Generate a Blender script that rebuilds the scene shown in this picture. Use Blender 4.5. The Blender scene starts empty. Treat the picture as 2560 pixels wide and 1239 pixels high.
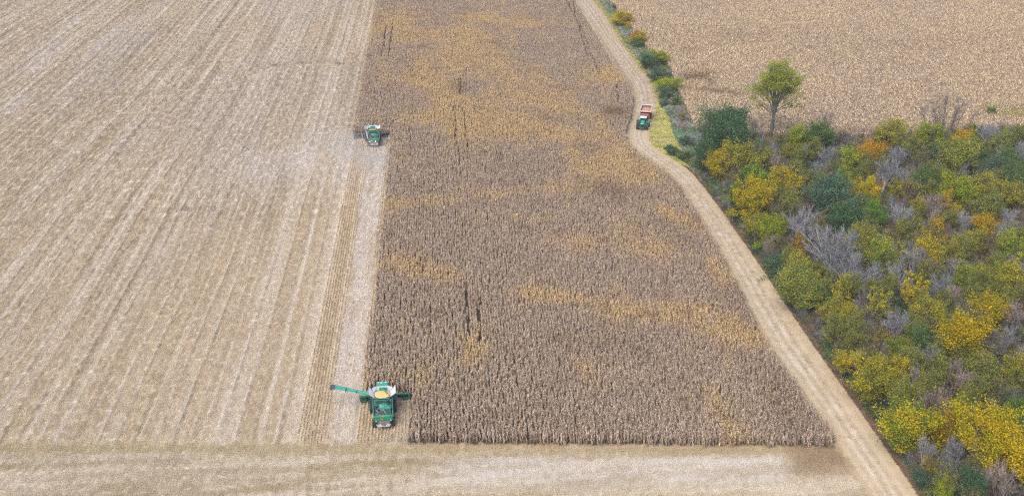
import bpy, bmesh, math, random
import numpy as np
from mathutils import Vector, Matrix

C = bpy.context.scene.collection
R = math.radians

# ------------------------------------------------------------------ camera
CAM_H, PITCH, YAW, FPX = 100.0, math.atan(1219.5 / 2650), R(4.12), 2650.0
cam_data = bpy.data.cameras.new('camera')
cam_data.lens = 36.0 * FPX / 2560; cam_data.sensor_width = 36.0
cam_data.clip_start = 0.5; cam_data.clip_end = 6000
cam = bpy.data.objects.new('camera', cam_data); C.objects.link(cam)
cam.location = (0, 0, CAM_H)
cam.rotation_euler = (R(90) - PITCH, 0, -YAW)
bpy.context.scene.camera = cam

# ------------------------------------------------------------------ world + sun
SUN_EL, SUN_AZ = R(50), R(-145)          # azimuth from +Y, clockwise
world = bpy.data.worlds.new('World'); bpy.context.scene.world = world
world.use_nodes = True
wn = world.node_tree.nodes; wl = world.node_tree.links
bgn = wn['Background']
sky = wn.new('ShaderNodeTexSky'); sky.sky_type = 'NISHITA'; sky.sun_disc = False
sky.sun_elevation = SUN_EL; sky.sun_rotation = SUN_AZ
sky.air_density = 1.0; sky.dust_density = 4.0; sky.ozone_density = 1.0; sky.altitude = 200
wl.new(sky.outputs[0], bgn.inputs[0]); bgn.inputs[1].default_value = 0.15
sd = bpy.data.lights.new('sun', 'SUN'); sd.energy = 1.6; sd.angle = R(38); sd.color = (1.0, 0.93, 0.83)
sun = bpy.data.objects.new('sun', sd); C.objects.link(sun)
sdir = Vector((math.sin(SUN_AZ) * math.cos(SUN_EL), math.cos(SUN_AZ) * math.cos(SUN_EL), math.sin(SUN_EL)))
sun.rotation_euler = sdir.to_track_quat('Z', 'Y').to_euler()
vs = bpy.context.scene.view_settings
vs.view_transform = 'Standard'; vs.look = 'None'; vs.gamma = 1.0; vs.use_curve_mapping = False
vs.exposure = 0.45
bpy.context.scene.cycles.use_denoising = False
bpy.context.scene.cycles.filter_width = 1.3
bpy.context.scene.cycles.max_bounces = 6
bpy.context.scene.cycles.diffuse_bounces = 3
bpy.context.scene.cycles.volume_bounces = 1
bpy.context.scene.cycles.transparent_max_bounces = 8

# ------------------------------------------------------------------ survey of the photographed land: where a sight line meets height z
FH = np.array([math.sin(YAW), math.cos(YAW), 0.0]); RT = np.array([math.cos(YAW), -math.sin(YAW), 0.0])
UZ = np.array([0, 0, 1.0])
FW = math.cos(PITCH) * FH - math.sin(PITCH) * UZ
UP = math.sin(PITCH) * FH + math.cos(PITCH) * UZ
def at(x, y, z=0.0):
    x = np.asarray(x, float); y = np.asarray(y, float)
    d = FW + ((x - 1280) / FPX)[..., None] * RT + ((619.5 - y) / FPX)[..., None] * UP
    t = (z - CAM_H) / d[..., 2]
    p = d * t[..., None]
    p[..., 2] += CAM_H
    return p
def P(x, y, z=0.0): return Vector(at(x, y, z))
def proj(X, Y, Z=0.0):
    v = [X, Y, Z - CAM_H]
    a = v[0] * FW[0] + v[1] * FW[1] + v[2] * FW[2]
    r = v[0] * RT[0] + v[1] * RT[1]
    u = v[0] * UP[0] + v[1] * UP[1] + v[2] * UP[2]
    a = np.maximum(a, 1e-3)
    return 1280 + FPX * r / a, 619.5 - FPX * u / a
def scale_at(x, y, z=0.0):
    p = at(x, y, z) - np.array([0, 0, CAM_H]); return FPX / float(p @ FW)
def inside(px, py, poly):
    res = np.zeros(px.shape, bool); n = len(poly)
    for i in range(n):
        x0, y0 = poly[i]; x1, y1 = poly[(i + 1) % n]
        if y0 == y1: continue
        c = ((py >= min(y0, y1)) & (py < max(y0, y1))) & (px < (x1 - x0) * (py - y0) / (y1 - y0) + x0)
        res ^= c
    return res
def _h(ix, iy, s):
    a = (ix.astype(np.int64) * 374761393 + iy.astype(np.int64) * 668265263 + s * 974711) & 0xffffffff
    a = ((a ^ (a >> 13)) * 1274126177) & 0xffffffff
    return ((a ^ (a >> 16)) & 0xffffff) / float(0xffffff)
def vn(x, y, s=0):
    ix = np.floor(x); iy = np.floor(y); fx = x - ix; fy = y - iy
    fx = fx * fx * (3 - 2 * fx); fy = fy * fy * (3 - 2 * fy)
    a = _h(ix, iy, s); b = _h(ix + 1, iy, s); c = _h(ix, iy + 1, s); d = _h(ix + 1, iy + 1, s)
    return a * (1 - fx) * (1 - fy) + b * fx * (1 - fy) + c * (1 - fx) * fy + d * fx * fy
def fbm(x, y, s=0, o=3):
    r = 0; w = 0
    for k in range(o):
        r = r + vn(x * 2 ** k, y * 2 ** k, s + 17 * k) * 0.5 ** k; w += 0.5 ** k
    return r / w
def ss(a, b, x):
    t = np.clip((x - a) / (b - a), 0, 1); return t * t * (3 - 2 * t)
def mix(a, b, t): return a * (1 - t)[:, None] + np.array(b)[None, :] * t[:, None]
def blob(px, py, cx, cy, rx, ry, ang=0.0):
    c, s = math.cos(R(ang)), math.sin(R(ang)); dx = px - cx; dy = py - cy
    return np.exp(-(((dx * c + dy * s) / rx) ** 2 + ((-dx * s + dy * c) / ry) ** 2))
def seg_dist(px, py, line):
    d = np.full(px.shape, 1e9)
    for (x0, y0), (x1, y1) in zip(line[:-1], line[1:]):
        vx, vy = x1 - x0, y1 - y0
        t = np.clip(((px - x0) * vx + (py - y0) * vy) / (vx * vx + vy * vy), 0, 1)
        d = np.minimum(d, np.hypot(px - x0 - t * vx, py - y0 - t * vy))
    return d

# ------------------------------------------------------------------ materials
def mat(name, col, rough=0.7, metal=0.0, noise=0.0, nscale=8.0, emit=None, bump=0.0, spec=0.3):
    m = bpy.data.materials.new(name); m.use_nodes = True
    n = m.node_tree.nodes; l = m.node_tree.links; b = n['Principled BSDF']
    b.inputs['Roughness'].default_value = rough; b.inputs['Metallic'].default_value = metal
    b.inputs['Specular IOR Level'].default_value = spec
    b.inputs['Base Color'].default_value = (*col, 1)
    if noise > 0:
        tc = n.new('ShaderNodeTexCoord'); t = n.new('ShaderNodeTexNoise'); t.inputs['Scale'].default_value = nscale
        t.inputs['Detail'].default_value = 4
        l.new(tc.outputs['Object'], t.inputs['Vector'])
        mx = n.new('ShaderNodeMix'); mx.data_type = 'RGBA'
        mr = n.new('ShaderNodeMapRange'); mr.inputs[1].default_value = 0.35; mr.inputs[2].default_value = 0.65
        l.new(t.outputs[0], mr.inputs[0]); l.new(mr.outputs[0], mx.inputs[0])
        mx.inputs[6].default_value = (*[c * (1 - noise) for c in col], 1)
        mx.inputs[7].default_value = (*[min(1, c * (1 + noise)) for c in col], 1)
        l.new(mx.outputs[2], b.inputs['Base Color'])
        if bump:
            bp = n.new('ShaderNodeBump'); bp.inputs['Strength'].default_value = bump
            l.new(t.outputs[0], bp.inputs['Height']); l.new(bp.outputs[0], b.inputs['Normal'])
    if emit:
        b.inputs['Emission Color'].default_value = (*col, 1); b.inputs['Emission Strength'].default_value = emit
    return m

def tone_mat(name, lo=0.7, hi=1.3, rough=0.9, alt=None, translucent=0.0):
    """base colour = the copy's own 'tone' colour (Instancer) x the strip's own 'shade' value"""
    m = bpy.data.materials.new(name); m.use_nodes = True
    n = m.node_tree.nodes; l = m.node_tree.links; b = n['Principled BSDF']
    b.inputs['Roughness'].default_value = rough; b.inputs['Specular IOR Level'].default_value = 0.15
    a = n.new('ShaderNodeAttribute'); a.attribute_type = 'INSTANCER'; a.attribute_name = 'tone'
    s = n.new('ShaderNodeAttribute'); s.attribute_type = 'GEOMETRY'; s.attribute_name = 'shade'
    mr = n.new('ShaderNodeMapRange'); mr.inputs[3].default_value = lo; mr.inputs[4].default_value = hi
    l.new(s.outputs['Fac'], mr.inputs[0])
    mv = n.new('ShaderNodeVectorMath'); mv.operation = 'SCALE'
    l.new(a.outputs['Color'], mv.inputs[0]); l.new(mr.outputs[0], mv.inputs['Scale'])
    if alt:
        s2 = n.new('ShaderNodeAttribute'); s2.attribute_type = 'GEOMETRY'; s2.attribute_name = 'hue'
        mx = n.new('ShaderNodeMix'); mx.data_type = 'RGBA'; mx.blend_type = 'MULTIPLY'
        l.new(s2.outputs['Fac'], mx.inputs[0]); l.new(mv.outputs[0], mx.inputs[6]); mx.inputs[7].default_value = (*alt, 1)
        l.new(mx.outputs[2], b.inputs['Base Color'])
    else:
        l.new(mv.outputs[0], b.inputs['Base Color'])
    return m

def leaf_mat(name='autumn_leaves'):
    m = bpy.data.materials.new(name); m.use_nodes = True
    n = m.node_tree.nodes; l = m.node_tree.links; b = n['Principled BSDF']
    b.inputs['Roughness'].default_value = 0.75; b.inputs['Specular IOR Level'].default_value = 0.2
    oi = n.new('ShaderNodeObjectInfo')
    tb = n.new('ShaderNodeAttribute'); tb.attribute_type = 'OBJECT'; tb.attribute_name = 'tint_b'
    tn = n.new('ShaderNodeAttribute'); tn.attribute_type = 'GEOMETRY'; tn.attribute_name = 'tone'
    sh = n.new('ShaderNodeAttribute'); sh.attribute_type = 'GEOMETRY'; sh.attribute_name = 'shade'
    mx = n.new('ShaderNodeMix'); mx.data_type = 'RGBA'
    l.new(tn.outputs['Fac'], mx.inputs[0]); l.new(oi.outputs['Color'], mx.inputs[6]); l.new(tb.outputs['Color'], mx.inputs[7])
    mr = n.new('ShaderNodeMapRange'); mr.inputs[3].default_value = 0.6; mr.inputs[4].default_value = 1.4
    l.new(sh.outputs['Fac'], mr.inputs[0])
    mv = n.new('ShaderNodeVectorMath'); mv.operation = 'SCALE'
    l.new(mx.outputs[2], mv.inputs[0]); l.new(mr.outputs[0], mv.inputs['Scale'])
    l.new(mv.outputs[0], b.inputs['Base Color'])
    tr = n.new('ShaderNodeBsdfTranslucent'); l.new(mv.outputs[0], tr.inputs[0])
    ms = n.new('ShaderNodeMixShader'); ms.inputs[0].default_value = 0.3
    l.new(b.outputs[0], ms.inputs[1]); l.new(tr.outputs[0], ms.inputs[2])
    l.new(ms.outputs[0], n['Material Output'].inputs[0])
    return m

def ground_mat(name, spread=0.35, nscale=3.0):
    m = bpy.data.materials.new(name); m.use_nodes = True
    n = m.node_tree.nodes; l = m.node_tree.links; b = n['Principled BSDF']
    b.inputs['Roughness'].default_value = 0.95; b.inputs['Specular IOR Level'].default_value = 0.1
    a = n.new('ShaderNodeAttribute'); a.attribute_name = 'soil'
    g = n.new('ShaderNodeNewGeometry')
    outs = []
    for sc, dt in ((nscale, 5), (nscale * 5, 2)):
        t = n.new('ShaderNodeTexNoise'); t.inputs['Scale'].default_value = sc; t.inputs['Detail'].default_value = dt
        t.inputs['Roughness'].default_value = 0.75
        l.new(g.outputs['Position'], t.inputs['Vector'])
        mr = n.new('ShaderNodeMapRange'); mr.inputs[1].default_value = 0.3; mr.inputs[2].default_value = 0.7
        mr.inputs[3].default_value = 1 - spread; mr.inputs[4].default_value = 1 + spread * 0.8
        l.new(t.outputs[0], mr.inputs[0]); outs.append(mr.outputs[0])
    mu = n.new('ShaderNodeMath'); mu.operation = 'MULTIPLY'; l.new(outs[0], mu.inputs[0]); l.new(outs[1], mu.inputs[1])
    mv = n.new('ShaderNodeVectorMath'); mv.operation = 'SCALE'
    l.new(a.outputs['Color'], mv.inputs[0]); l.new(mu.outputs[0], mv.inputs['Scale']); l.new(mv.outputs[0], b.inputs['Base Color'])
    bp = n.new('ShaderNodeBump'); bp.inputs['Strength'].default_value = 0.6; bp.inputs['Distance'].default_value = 0.1
    l.new(mu.outputs[0], bp.inputs['Height']); l.new(bp.outputs[0], b.inputs['Normal'])
    return m

# ------------------------------------------------------------------ object helpers
def tag(o, label=None, cat=None, group=None, kind=None):
    if label: o['label'] = label
    if cat: o['category'] = cat
    if group: o['group'] = group
    if kind: o['kind'] = kind
    return o
def link(name, me, parent=None):
    o = bpy.data.objects.new(name, me); C.objects.link(o)
    if parent: o.parent = parent
    return o
def empty(name, loc, rz=0.0):
    o = bpy.data.objects.new(name, None); C.objects.link(o); o.location = loc; o.rotation_euler = (0, 0, rz)
    o.empty_display_size = 0.5
    return o
def np_mesh(name, V, F, material=None, smooth=False, fattr=None, vattr=None):
    """V (n,3), F (m,k) equal-sized faces"""
    V = np.asarray(V, np.float32); F = np.asarray(F, np.int32); k = F.shape[1]
    me = bpy.data.meshes.new(name)
    me.vertices.add(len(V)); me.vertices.foreach_set('co', V.ravel())
    me.loops.add(F.size); me.loops.foreach_set('vertex_index', F.ravel())
    me.polygons.add(len(F)); me.polygons.foreach_set('loop_start', np.arange(0, F.size, k, dtype=np.int32))
    me.update(calc_edges=True)
    if smooth: me.polygons.foreach_set('use_smooth', np.ones(len(F), bool))
    for nm, a in (fattr or {}).items():
        at_ = me.attributes.new(nm, 'FLOAT', 'FACE'); at_.data.foreach_set('value', np.asarray(a, np.float32))
    for nm, a in (vattr or {}).items():
        at_ = me.attributes.new(nm, 'FLOAT_COLOR', 'POINT')
        at_.data.foreach_set('color', np.hstack([a, np.ones((len(a), 1))]).astype(np.float32).ravel())
    if material: me.materials.append(material)
    return me

class MB:
    """collects boxes, slabs and tubes; build() links them as ONE mesh object"""
    def __init__(s): s.v = []; s.f = []
    def add(s, vs_, fs_):
        o = len(s.v); s.v += [tuple(v) for v in vs_]; s.f += [tuple(i + o for i in f) for f in fs_]; return s
    def box(s, cx, cy, cz, sx, sy, sz, rx=0, ry=0, rz=0):
        from mathutils import Euler
        m = Euler((rx, ry, rz)).to_matrix(); c = Vector((cx, cy, cz))
        vs_ = [c + m @ Vector((i * sx / 2, j * sy / 2, k * sz / 2)) for i in (-1, 1) for j in (-1, 1) for k in (-1, 1)]
        return s.add(vs_, [(0, 1, 3, 2), (4, 6, 7, 5), (0, 4, 5, 1), (2, 3, 7, 6), (0, 2, 6, 4), (1, 5, 7, 3)])
    def tube(s, p0, p1, r0, r1=None, n=10, cap=True):
        p0 = Vector(p0); p1 = Vector(p1); r1 = r0 if r1 is None else r1
        d = (p1 - p0).normalized(); a = d.orthogonal().normalized(); b = d.cross(a)
        vs_ = []
        for p, r in ((p0, r0), (p1, r1)):
            for i in range(n):
                t = 2 * math.pi * i / n; vs_.append(p + (a * math.cos(t) + b * math.sin(t)) * r)
        fs_ = [(i, (i + 1) % n, n + (i + 1) % n, n + i) for i in range(n)]
        if cap: fs_ += [tuple(range(n))[::-1], tuple(range(n, 2 * n))]
        return s.add(vs_, fs_)
    def path(s, pts, r, n=8):
        for a, b in zip(pts[:-1], pts[1:]): s.tube(a, b, r, r, n)
        return s
    def slab(s, pts, th):
        """flat polygon pts given a thickness th along its normal"""
        pts = [Vector(p) for p in pts]
        nrm = (pts[1] - pts[0]).cross(pts[2] - pts[0]).normalized() * th
        n = len(pts)
        vs_ = pts + [p + nrm for p in pts]
        fs_ = [tuple(range(n))[::-1], tuple(range(n, 2 * n))] + [(i, (i + 1) % n, n + (i + 1) % n, n + i) for i in range(n)]
        return s.add(vs_, fs_)
    def loft(s, rings, close=True):
        n = len(rings[0]); vs_ = [p for r in rings for p in r]; fs_ = []
        for k in range(len(rings) - 1):
            for i in range(n):
                j = (i + 1) % n
                fs_.append((k * n + i, k * n + j, (k + 1) * n + j, (k + 1) * n + i))
        if close: fs_ += [tuple(range(n))[::-1], tuple((len(rings) - 1) * n + i for i in range(n))]
        return s.add(vs_, fs_)
    def build(s, name, material, parent=None, bevel=0.0, smooth=False, loc=None):
        me = bpy.data.meshes.new(name); me.from_pydata([tuple(v) for v in s.v], [], s.f)
        bm = bmesh.new(); bm.from_mesh(me)
        bmesh.ops.recalc_face_normals(bm, faces=bm.faces)
        if bevel: bmesh.ops.bevel(bm, geom=list(bm.edges), offset=bevel, segments=2, affect='EDGES', clamp_overlap=True)
        bm.to_mesh(me); bm.free()
        if smooth:
            me.polygons.foreach_set('use_smooth', np.ones(len(me.polygons), bool))
        me.materials.append(material); me.update()
        o = link(name, me, parent)
        if loc: o.location = loc
        return o

# ------------------------------------------------------------------ scattering of uncountable cover (one object each)
def scatter(name, pts, rotz, scl, tone, variant, templates, label, cat, tilt=None):
    n = len(pts)
    me = bpy.data.meshes.new(name); me.vertices.add(n); me.vertices.foreach_set('co', np.asarray(pts, np.float32).ravel())
    rot = np.zeros((n, 3), np.float32); rot[:, 2] = rotz
    if tilt is not None: rot[:, 0] = tilt[:, 0]; rot[:, 1] = tilt[:, 1]
    a = me.attributes.new('rot', 'FLOAT_VECTOR', 'POINT'); a.data.foreach_set('vector', rot.ravel())
    a = me.attributes.new('scl', 'FLOAT_VECTOR', 'POINT'); a.data.foreach_set('vector', np.asarray(scl, np.float32).ravel())
    a = me.attributes.new('tone', 'FLOAT_COLOR', 'POINT'); a.data.foreach_set('color', np.hstack([tone, np.ones((n, 1))]).astype(np.float32).ravel())
    a = me.attributes.new('variant', 'INT', 'POINT'); a.data.foreach_set('value', np.asarray(variant, np.int32))
    o = link(name, me)
    col = bpy.data.collections.new(name + '_kinds')
    for t in templates: col.objects.link(t)
    g = bpy.data.node_groups.new(name, 'GeometryNodeTree')
    g.interface.new_socket('Geometry', in_out='INPUT', socket_type='NodeSocketGeometry')
    g.interface.new_socket('Geometry', in_out='OUTPUT', socket_type='NodeSocketGeometry')
    N = g.nodes; L = g.links
    gi = N.new('NodeGroupInput'); go = N.new('NodeGroupOutput')
    ci = N.new('GeometryNodeCollectionInfo'); ci.inputs['Collection'].default_value = col
    ci.inputs['Separate Children'].default_value = True; ci.inputs['Reset Children'].default_value = True
    ip = N.new('GeometryNodeInstanceOnPoints'); ip.inputs['Pick Instance'].default_value = True
    def na(nm, ty):
        q = N.new('GeometryNodeInputNamedAttribute'); q.data_type = ty; q.inputs['Name'].default_value = nm
        return next(s for s in q.outputs if s.enabled and s.name == 'Attribute')
    L.new(gi.outputs[0], ip.inputs['Points']); L.new(ci.outputs[0], ip.inputs['Instance'])
    L.new(na('variant', 'INT'), ip.inputs['Instance Index'])
    L.new(na('rot', 'FLOAT_VECTOR'), ip.inputs['Rotation']); L.new(na('scl', 'FLOAT_VECTOR'), ip.inputs['Scale'])
    L.new(ip.outputs[0], go.inputs[0])
    md = o.modifiers.new('scatter', 'NODES'); md.node_group = g
    tag(o, label, cat, kind='stuff')
    return o
def template(name, V, F, material, fattr):
    me = np_mesh(name, V, F, material, fattr=fattr)
    return bpy.data.objects.new(name, me)
# ================================================================== THE LAND: outlines surveyed from the photograph (image points -> ground)
TRACK_L = [(1375,-90),(1405,-45),(1440,0),(1474,51),(1508,102),(1552,170),(1583,217),(1589,258),(1582,300),(1572,330),(1577,360),(1603,386),(1660,424),(1700,462),(1745,530),(1790,605),(1840,700),(1890,800),(1945,895),(2010,985),(2080,1090),(2140,1180),(2185,1250),(2260,1370)]
TRACK_R = [(1425,-90),(1452,-45),(1484,0),(1521,47),(1552,102),(1592,156),(1630,203),(1647,258),(1640,300),(1627,335),(1630,355),(1652,374),(1711,412),(1745,442),(1800,512),(1850,582),(1900,652),(1960,742),(2020,830),(2080,915),(2150,1012),(2220,1112),(2308,1239),(2400,1370)]
WOOD = [(1752,345),(1752,385),(1732,412),(1758,448),(1798,507),(1852,577),(1903,651),(1964,743),(2026,832),(2090,917),(2158,1010),(2228,1110),(2316,1237),(2418,1370),(3100,1370),(3100,325),(2560,335),(2450,340),(2300,350),(2100,356),(1900,356)]
HEDGE = [(1425,-90),(1484,0),(1521,47),(1552,102),(1592,156),(1630,203),(1647,258),(1672,290),(1682,330),(1700,365),(1711,412),(1752,440),(1755,345),(1740,332),(1731,312),(1711,268),(1691,226),(1677,176),(1616,125),(1531,16),(1514,-5),(1450,-90)]
VERGE = [(1647,250),(1660,275),(1674,300),(1680,335),(1700,365),(1716,395),(1735,425),(1711,414),(1650,378),(1627,358),(1624,335),(1636,305)]
CORN_L = [(1024,1108),(1029,985),(912,973),(925,840),(940,740),(955,600),(966,480),(974,380),(977,352),(977,338),(884,338),(885,326),(903,220),(925,100),(943,0),(955,-90),(4000,-90),(4000,1122),(2110,1116)]
CORN_R = [(-9000,-200),(1360,-200),(1388,-90),(1438,0),(1470,51),(1503,102),(1546,170),(1577,214),(1583,245),(1574,290),(1564,318),(1566,345),(1595,375),(1650,408),(1695,450),(1742,520),(1790,600),(1845,700),(1895,800),(1950,890),(2005,965),(2062,1040),(2100,1092),(2100,1300),(-9000,1300)]
FIELD_B = [(1450,-100),(1514,-5),(1531,16),(1616,125),(1677,176),(1691,226),(1711,268),(1731,312),(1740,330),(1900,348),(2100,350),(2300,344),(2450,332),(2560,326),(3100,318),(3100,-100)]
FRAME = (-140, -45, 2700, 1330)

def stubble_rgb(px, py, X, Y):
    """what lies on the harvested ground: pale husks blown over tan stalks, in the long swaths of the harvester"""
    n = len(X)
    tan = np.array([0.575, 0.465, 0.32]); pale = [0.675, 0.585, 0.465]; brown = [0.40, 0.295, 0.165]; grey = [0.53, 0.465, 0.41]
    c = np.repeat(tan[None, :], n, 0)
    wob = (fbm(Y / 120, X / 110, 3) - 0.5) * 6.0 * ss(-24, -60, X) + (fbm(Y / 50, X / 200, 4) - .5) * .8
    u = (X + 21.5 + wob) / 9.4
    k = np.floor(u); f = u - k
    r1 = _h(k, k * 0 + 1, 5); r2 = _h(k, k * 0 + 2, 5); r3 = _h(k, k * 0 + 3, 5)
    gust = fbm(X / 14, Y / 70, 8, 2)
    gust2 = fbm(X / 5, Y / 60, 12, 2)
    band = np.exp(-((f - 0.5 - (r1 - .5) * .3) / (0.16 + 0.12 * r2)) ** 2)
    c = mix(c, pale, np.clip(band * (0.35 + 0.6 * r3) * (.25 + .75 * ss(0.3, 0.6, gust)) * 1.2, 0, 1))
    band2 = np.exp(-((np.minimum(f, 1 - f)) / 0.15) ** 2)
    c = mix(c, [0.43, 0.345, 0.22], np.clip(band2 * (.4 + .6 * ss(0.3, 0.7, gust2)) * (0.45 + 0.5 * r2), 0, 1))
    c = mix(c, brown, 0.30 * ss(0.5, 0.75, fbm(X / 12, Y / 60, 21, 2)))
    c = mix(c, grey, 0.5 * ss(0.45, 0.75, fbm(X / 30, Y / 60, 31, 2)))
    wf = 1.5 + 1.3 * ss(230, 420, Y)
    for off, w, tcol, am in ((0.32, .02, [.73,.65,.54], .85), (0.63, .02, [.73,.65,.54], .8), (0.37, .016, [0.33, 0.26, 0.18], .6), (0.68, .016, [0.30, 0.24, 0.17], .7), (0.05, .018, [.73,.65,.54], .8), (0.90, .018, pale, .9)):
        g = np.exp(-((f - off - (r2 - .5) * .08) / (w * wf)) ** 2) * (0.5 + 0.5 * ss(.3, .6, fbm(Y / 45, k * 3.1, 40 + int(off * 100), 2)))
        c = mix(c, tcol, np.clip(g * am, 0, 1))
    for j, (per, ph, w, am, tcol) in enumerate(((4.7, 1.3, .04, .4, [0.38, 0.30, 0.21]), (6.3, 2.2, .045, .8, [.74,.66,.54]), (11.9, .4, .025, .6, [0.33, 0.26, 0.18]))):
        q = (X + ph + .7 * (fbm(Y / 45, X / 90, 200 + j) - .5)) / per; fq = q - np.floor(q)
        c = mix(c, tcol, am * np.exp(-((fq - .5) / (w * wf)) ** 2) * ss(.42, .68, fbm(X / 10, Y / 60, 210 + j, 2)))
    for b in ((290, 75, 90, 10, -37), (255, 115, 60, 9, -35), (180, 55, 60, 9, -35), (110, 130, 60, 10, -33), (45, 260, 55, 14, -35), (560, 215, 25, 9, -10), (640, 185, 30, 8, -25), (95, 165, 40, 10, -35), (370, 35, 60, 10, -40),
              (640, 420, 60, 45, 0), (760, 400, 55, 60, -70), (880, 430, 50, 50, 0), (900, 400, 50, 30, 0)):
        c = mix(c, [0.67, 0.61, 0.55], 0.65 * blob(px, py, *b) * (.4 + .6 * ss(.3, .6, gust2)))
    # the drainage line and its torn edge
    d = seg_dist(px, py, [(180, 235), (300, 236), (430, 230), (560, 214), (610, 190), (680, 164), (780, 155), (900, 160)])
    c = mix(c, [0.52, 0.44, 0.31], 0.8 * np.exp(-(d / 7) ** 2))
    d = seg_dist(px, py, [(680, 164), (705, 161), (760, 157), (800, 155), (870, 161), (885, 165)])
    c = mix(c, [0.16, 0.12, 0.11], 0.75 * np.exp(-(d / 1.8) ** 2) * ss(.35, .55, vn(X / 1.5, Y / 1.5, 77)))
    for ln in ([(60, 1080), (110, 1000), (135, 945)], [(0, 1090), (25, 1060)], [(105, 1225), (125, 1200)], [(415, 525), (460, 522), (500, 520), (540, 523)], [(160, 598), (185, 588)], [(178, 840), (245, 740), (300, 640), (345, 590)], [(0, 800), (40, 775), (60, 740)], [(245, 188), (262, 170)], [(165, 1115), (180, 1090)], [(190, 1190), (205, 1187)]):
        d = seg_dist(px, py, ln)
        c = mix(c, [0.20, 0.155, 0.14], 0.6 * np.exp(-(d / 2.3) ** 2) * ss(.25, .6, vn(X / 1.2, Y / 1.2, 78)))
    for ln in ([(180, 240), (240, 205), (300, 140)], [(215, 175), (250, 205), (285, 240)], [(150, 250), (150, 480)], [(160, 420), (205, 380), (215, 230)]):
        c = mix(c, [0.55, 0.47, 0.35], 0.6 * np.exp(-(seg_dist(px, py, ln) / 7) ** 2))
    # last passes beside the standing crop: brown unspread rows, then a pale strip, then tan
    zone = ss(120, 60, np.abs(py - 1040) * 0) if False else np.ones(n)
    body = ss(1118, 1100, py)
    XA = -20.6 + 1.6 * ss(250, 1100, py) * 0
    rows = 0.72 + 0.28 * np.cos(2 * np.pi * X / 0.54)
    s1 = ss(-24.8, -23.4, X) * ss(-21.0, -22.2, X) * body * ss(250, 420, py)
    c = mix(c, [0.36, 0.265, 0.16], 0.6 * s1 * (0.35 + 0.65 * ss(.35, .65, fbm(X / 1.2, Y / 12, 51))))
    s1b = ss(-22.0, -20.8, X) * ss(-18.6, -19.6, X) * body * ss(430, 300, py)
    c = mix(c, [0.42, 0.33, 0.22], 0.6 * s1b)
    s2 = ss(-21.0, -19.8, X) * ss(-14.0, -15.4, X) * body * ss(330, 420, py)
    c = mix(c, [0.68, 0.61, 0.54], 0.75 * s2 * (0.25 + 0.75 * ss(.3, .6, fbm(X / 1.6, Y / 9, 52))))
    s2b = np.exp(-((X + 22.8) / 0.8) ** 2) * body * ss(420, 300, py)
    c = mix(c, [0.66, 0.61, 0.56], 0.8 * s2b)
    s3 = ss(-15.2, -14.0, X) * ss(-2.5, -2.9, X) * body * ss(350, 380, py) * (0.6 + .4 * ss(.35, .6, fbm(X / 1.5, Y / 7, 53)))
    c = mix(c, [0.44, 0.36, 0.24], 0.75 * s3)
    s4 = ss(-10.6, -10.0, X) * ss(-2.5, -2.9, X) * body * ss(990, 1000, py)
    c = mix(c, [0.50, 0.43, 0.34], 0.9 * s4 * (0.6 + 0.4 * rows))
    # the headland in front of the crop, cut crosswise
    hd = ss(1098, 1122, py + 10 * (fbm(X / 5, Y / 5, 60) - .5))
    hc = np.repeat(np.array([0.50, 0.42, 0.30])[None, :], n, 0)
    st = fbm(X / 25, Y / 0.9, 61); st2 = fbm(X / 9, Y / 0.55, 64)
    hc = mix(hc, pale, 0.9 * ss(0.38, 0.68, 0.6 * st + 0.4 * st2))
    hc = mix(hc, [0.42, 0.33, 0.20], 0.75 * ss(0.52, 0.75, fbm(X / 14, Y / 1.1, 62)))
    hc = mix(hc, [0.66, 0.61, 0.56], 0.7 * ss(1135, 1150, py) * ss(1232, 1195, py) * ss(1040, 1150, px) * ss(1990, 1930, px) * (.4 + .6 * ss(.35, .6, st2)))
    hc = mix(hc, [0.45, 0.36, 0.21], 0.8 * ss(1100, 1108, py) * ss(1145, 1122, py))
    hc = mix(hc, [0.33, 0.24, 0.15], 0.9 * ss(1940, 2010, px + 20 * (fbm(X / 3, Y / 3, 63) - .5)) * ss(1215, 1150, py))
    for xr, sl in ((835, -.14), (775, -.05), (950, -.05), (985, -.09)):
        hc = mix(hc, [0.37, 0.285, 0.175], 0.62 * np.exp(-((px - xr - sl * (py - 1110)) / 4.5) ** 2) * ss(.3, .55, vn(X / 2, Y / 2, 66)))
    c = c * (1 - hd)[:, None] + hc * hd[:, None]
    c *= (0.95 + 0.10 * fbm(X / 1.1, Y / 1.1, 71))[:, None]
    return c

def region_masks(px, py, X, Y):
    pxt, pyt = proj(X, Y, 2.3)
    wood = inside(px, py, WOOD); hedge = inside(px, py, HEDGE); verge = inside(px, py, VERGE)
    corn = inside(px, py, CORN_L) & inside(pxt, pyt, CORN_R)
    fb = inside(px, py, FIELD_B)
    return wood, hedge, verge, corn, fb
litter_line = TRACK_R[12:]
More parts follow.
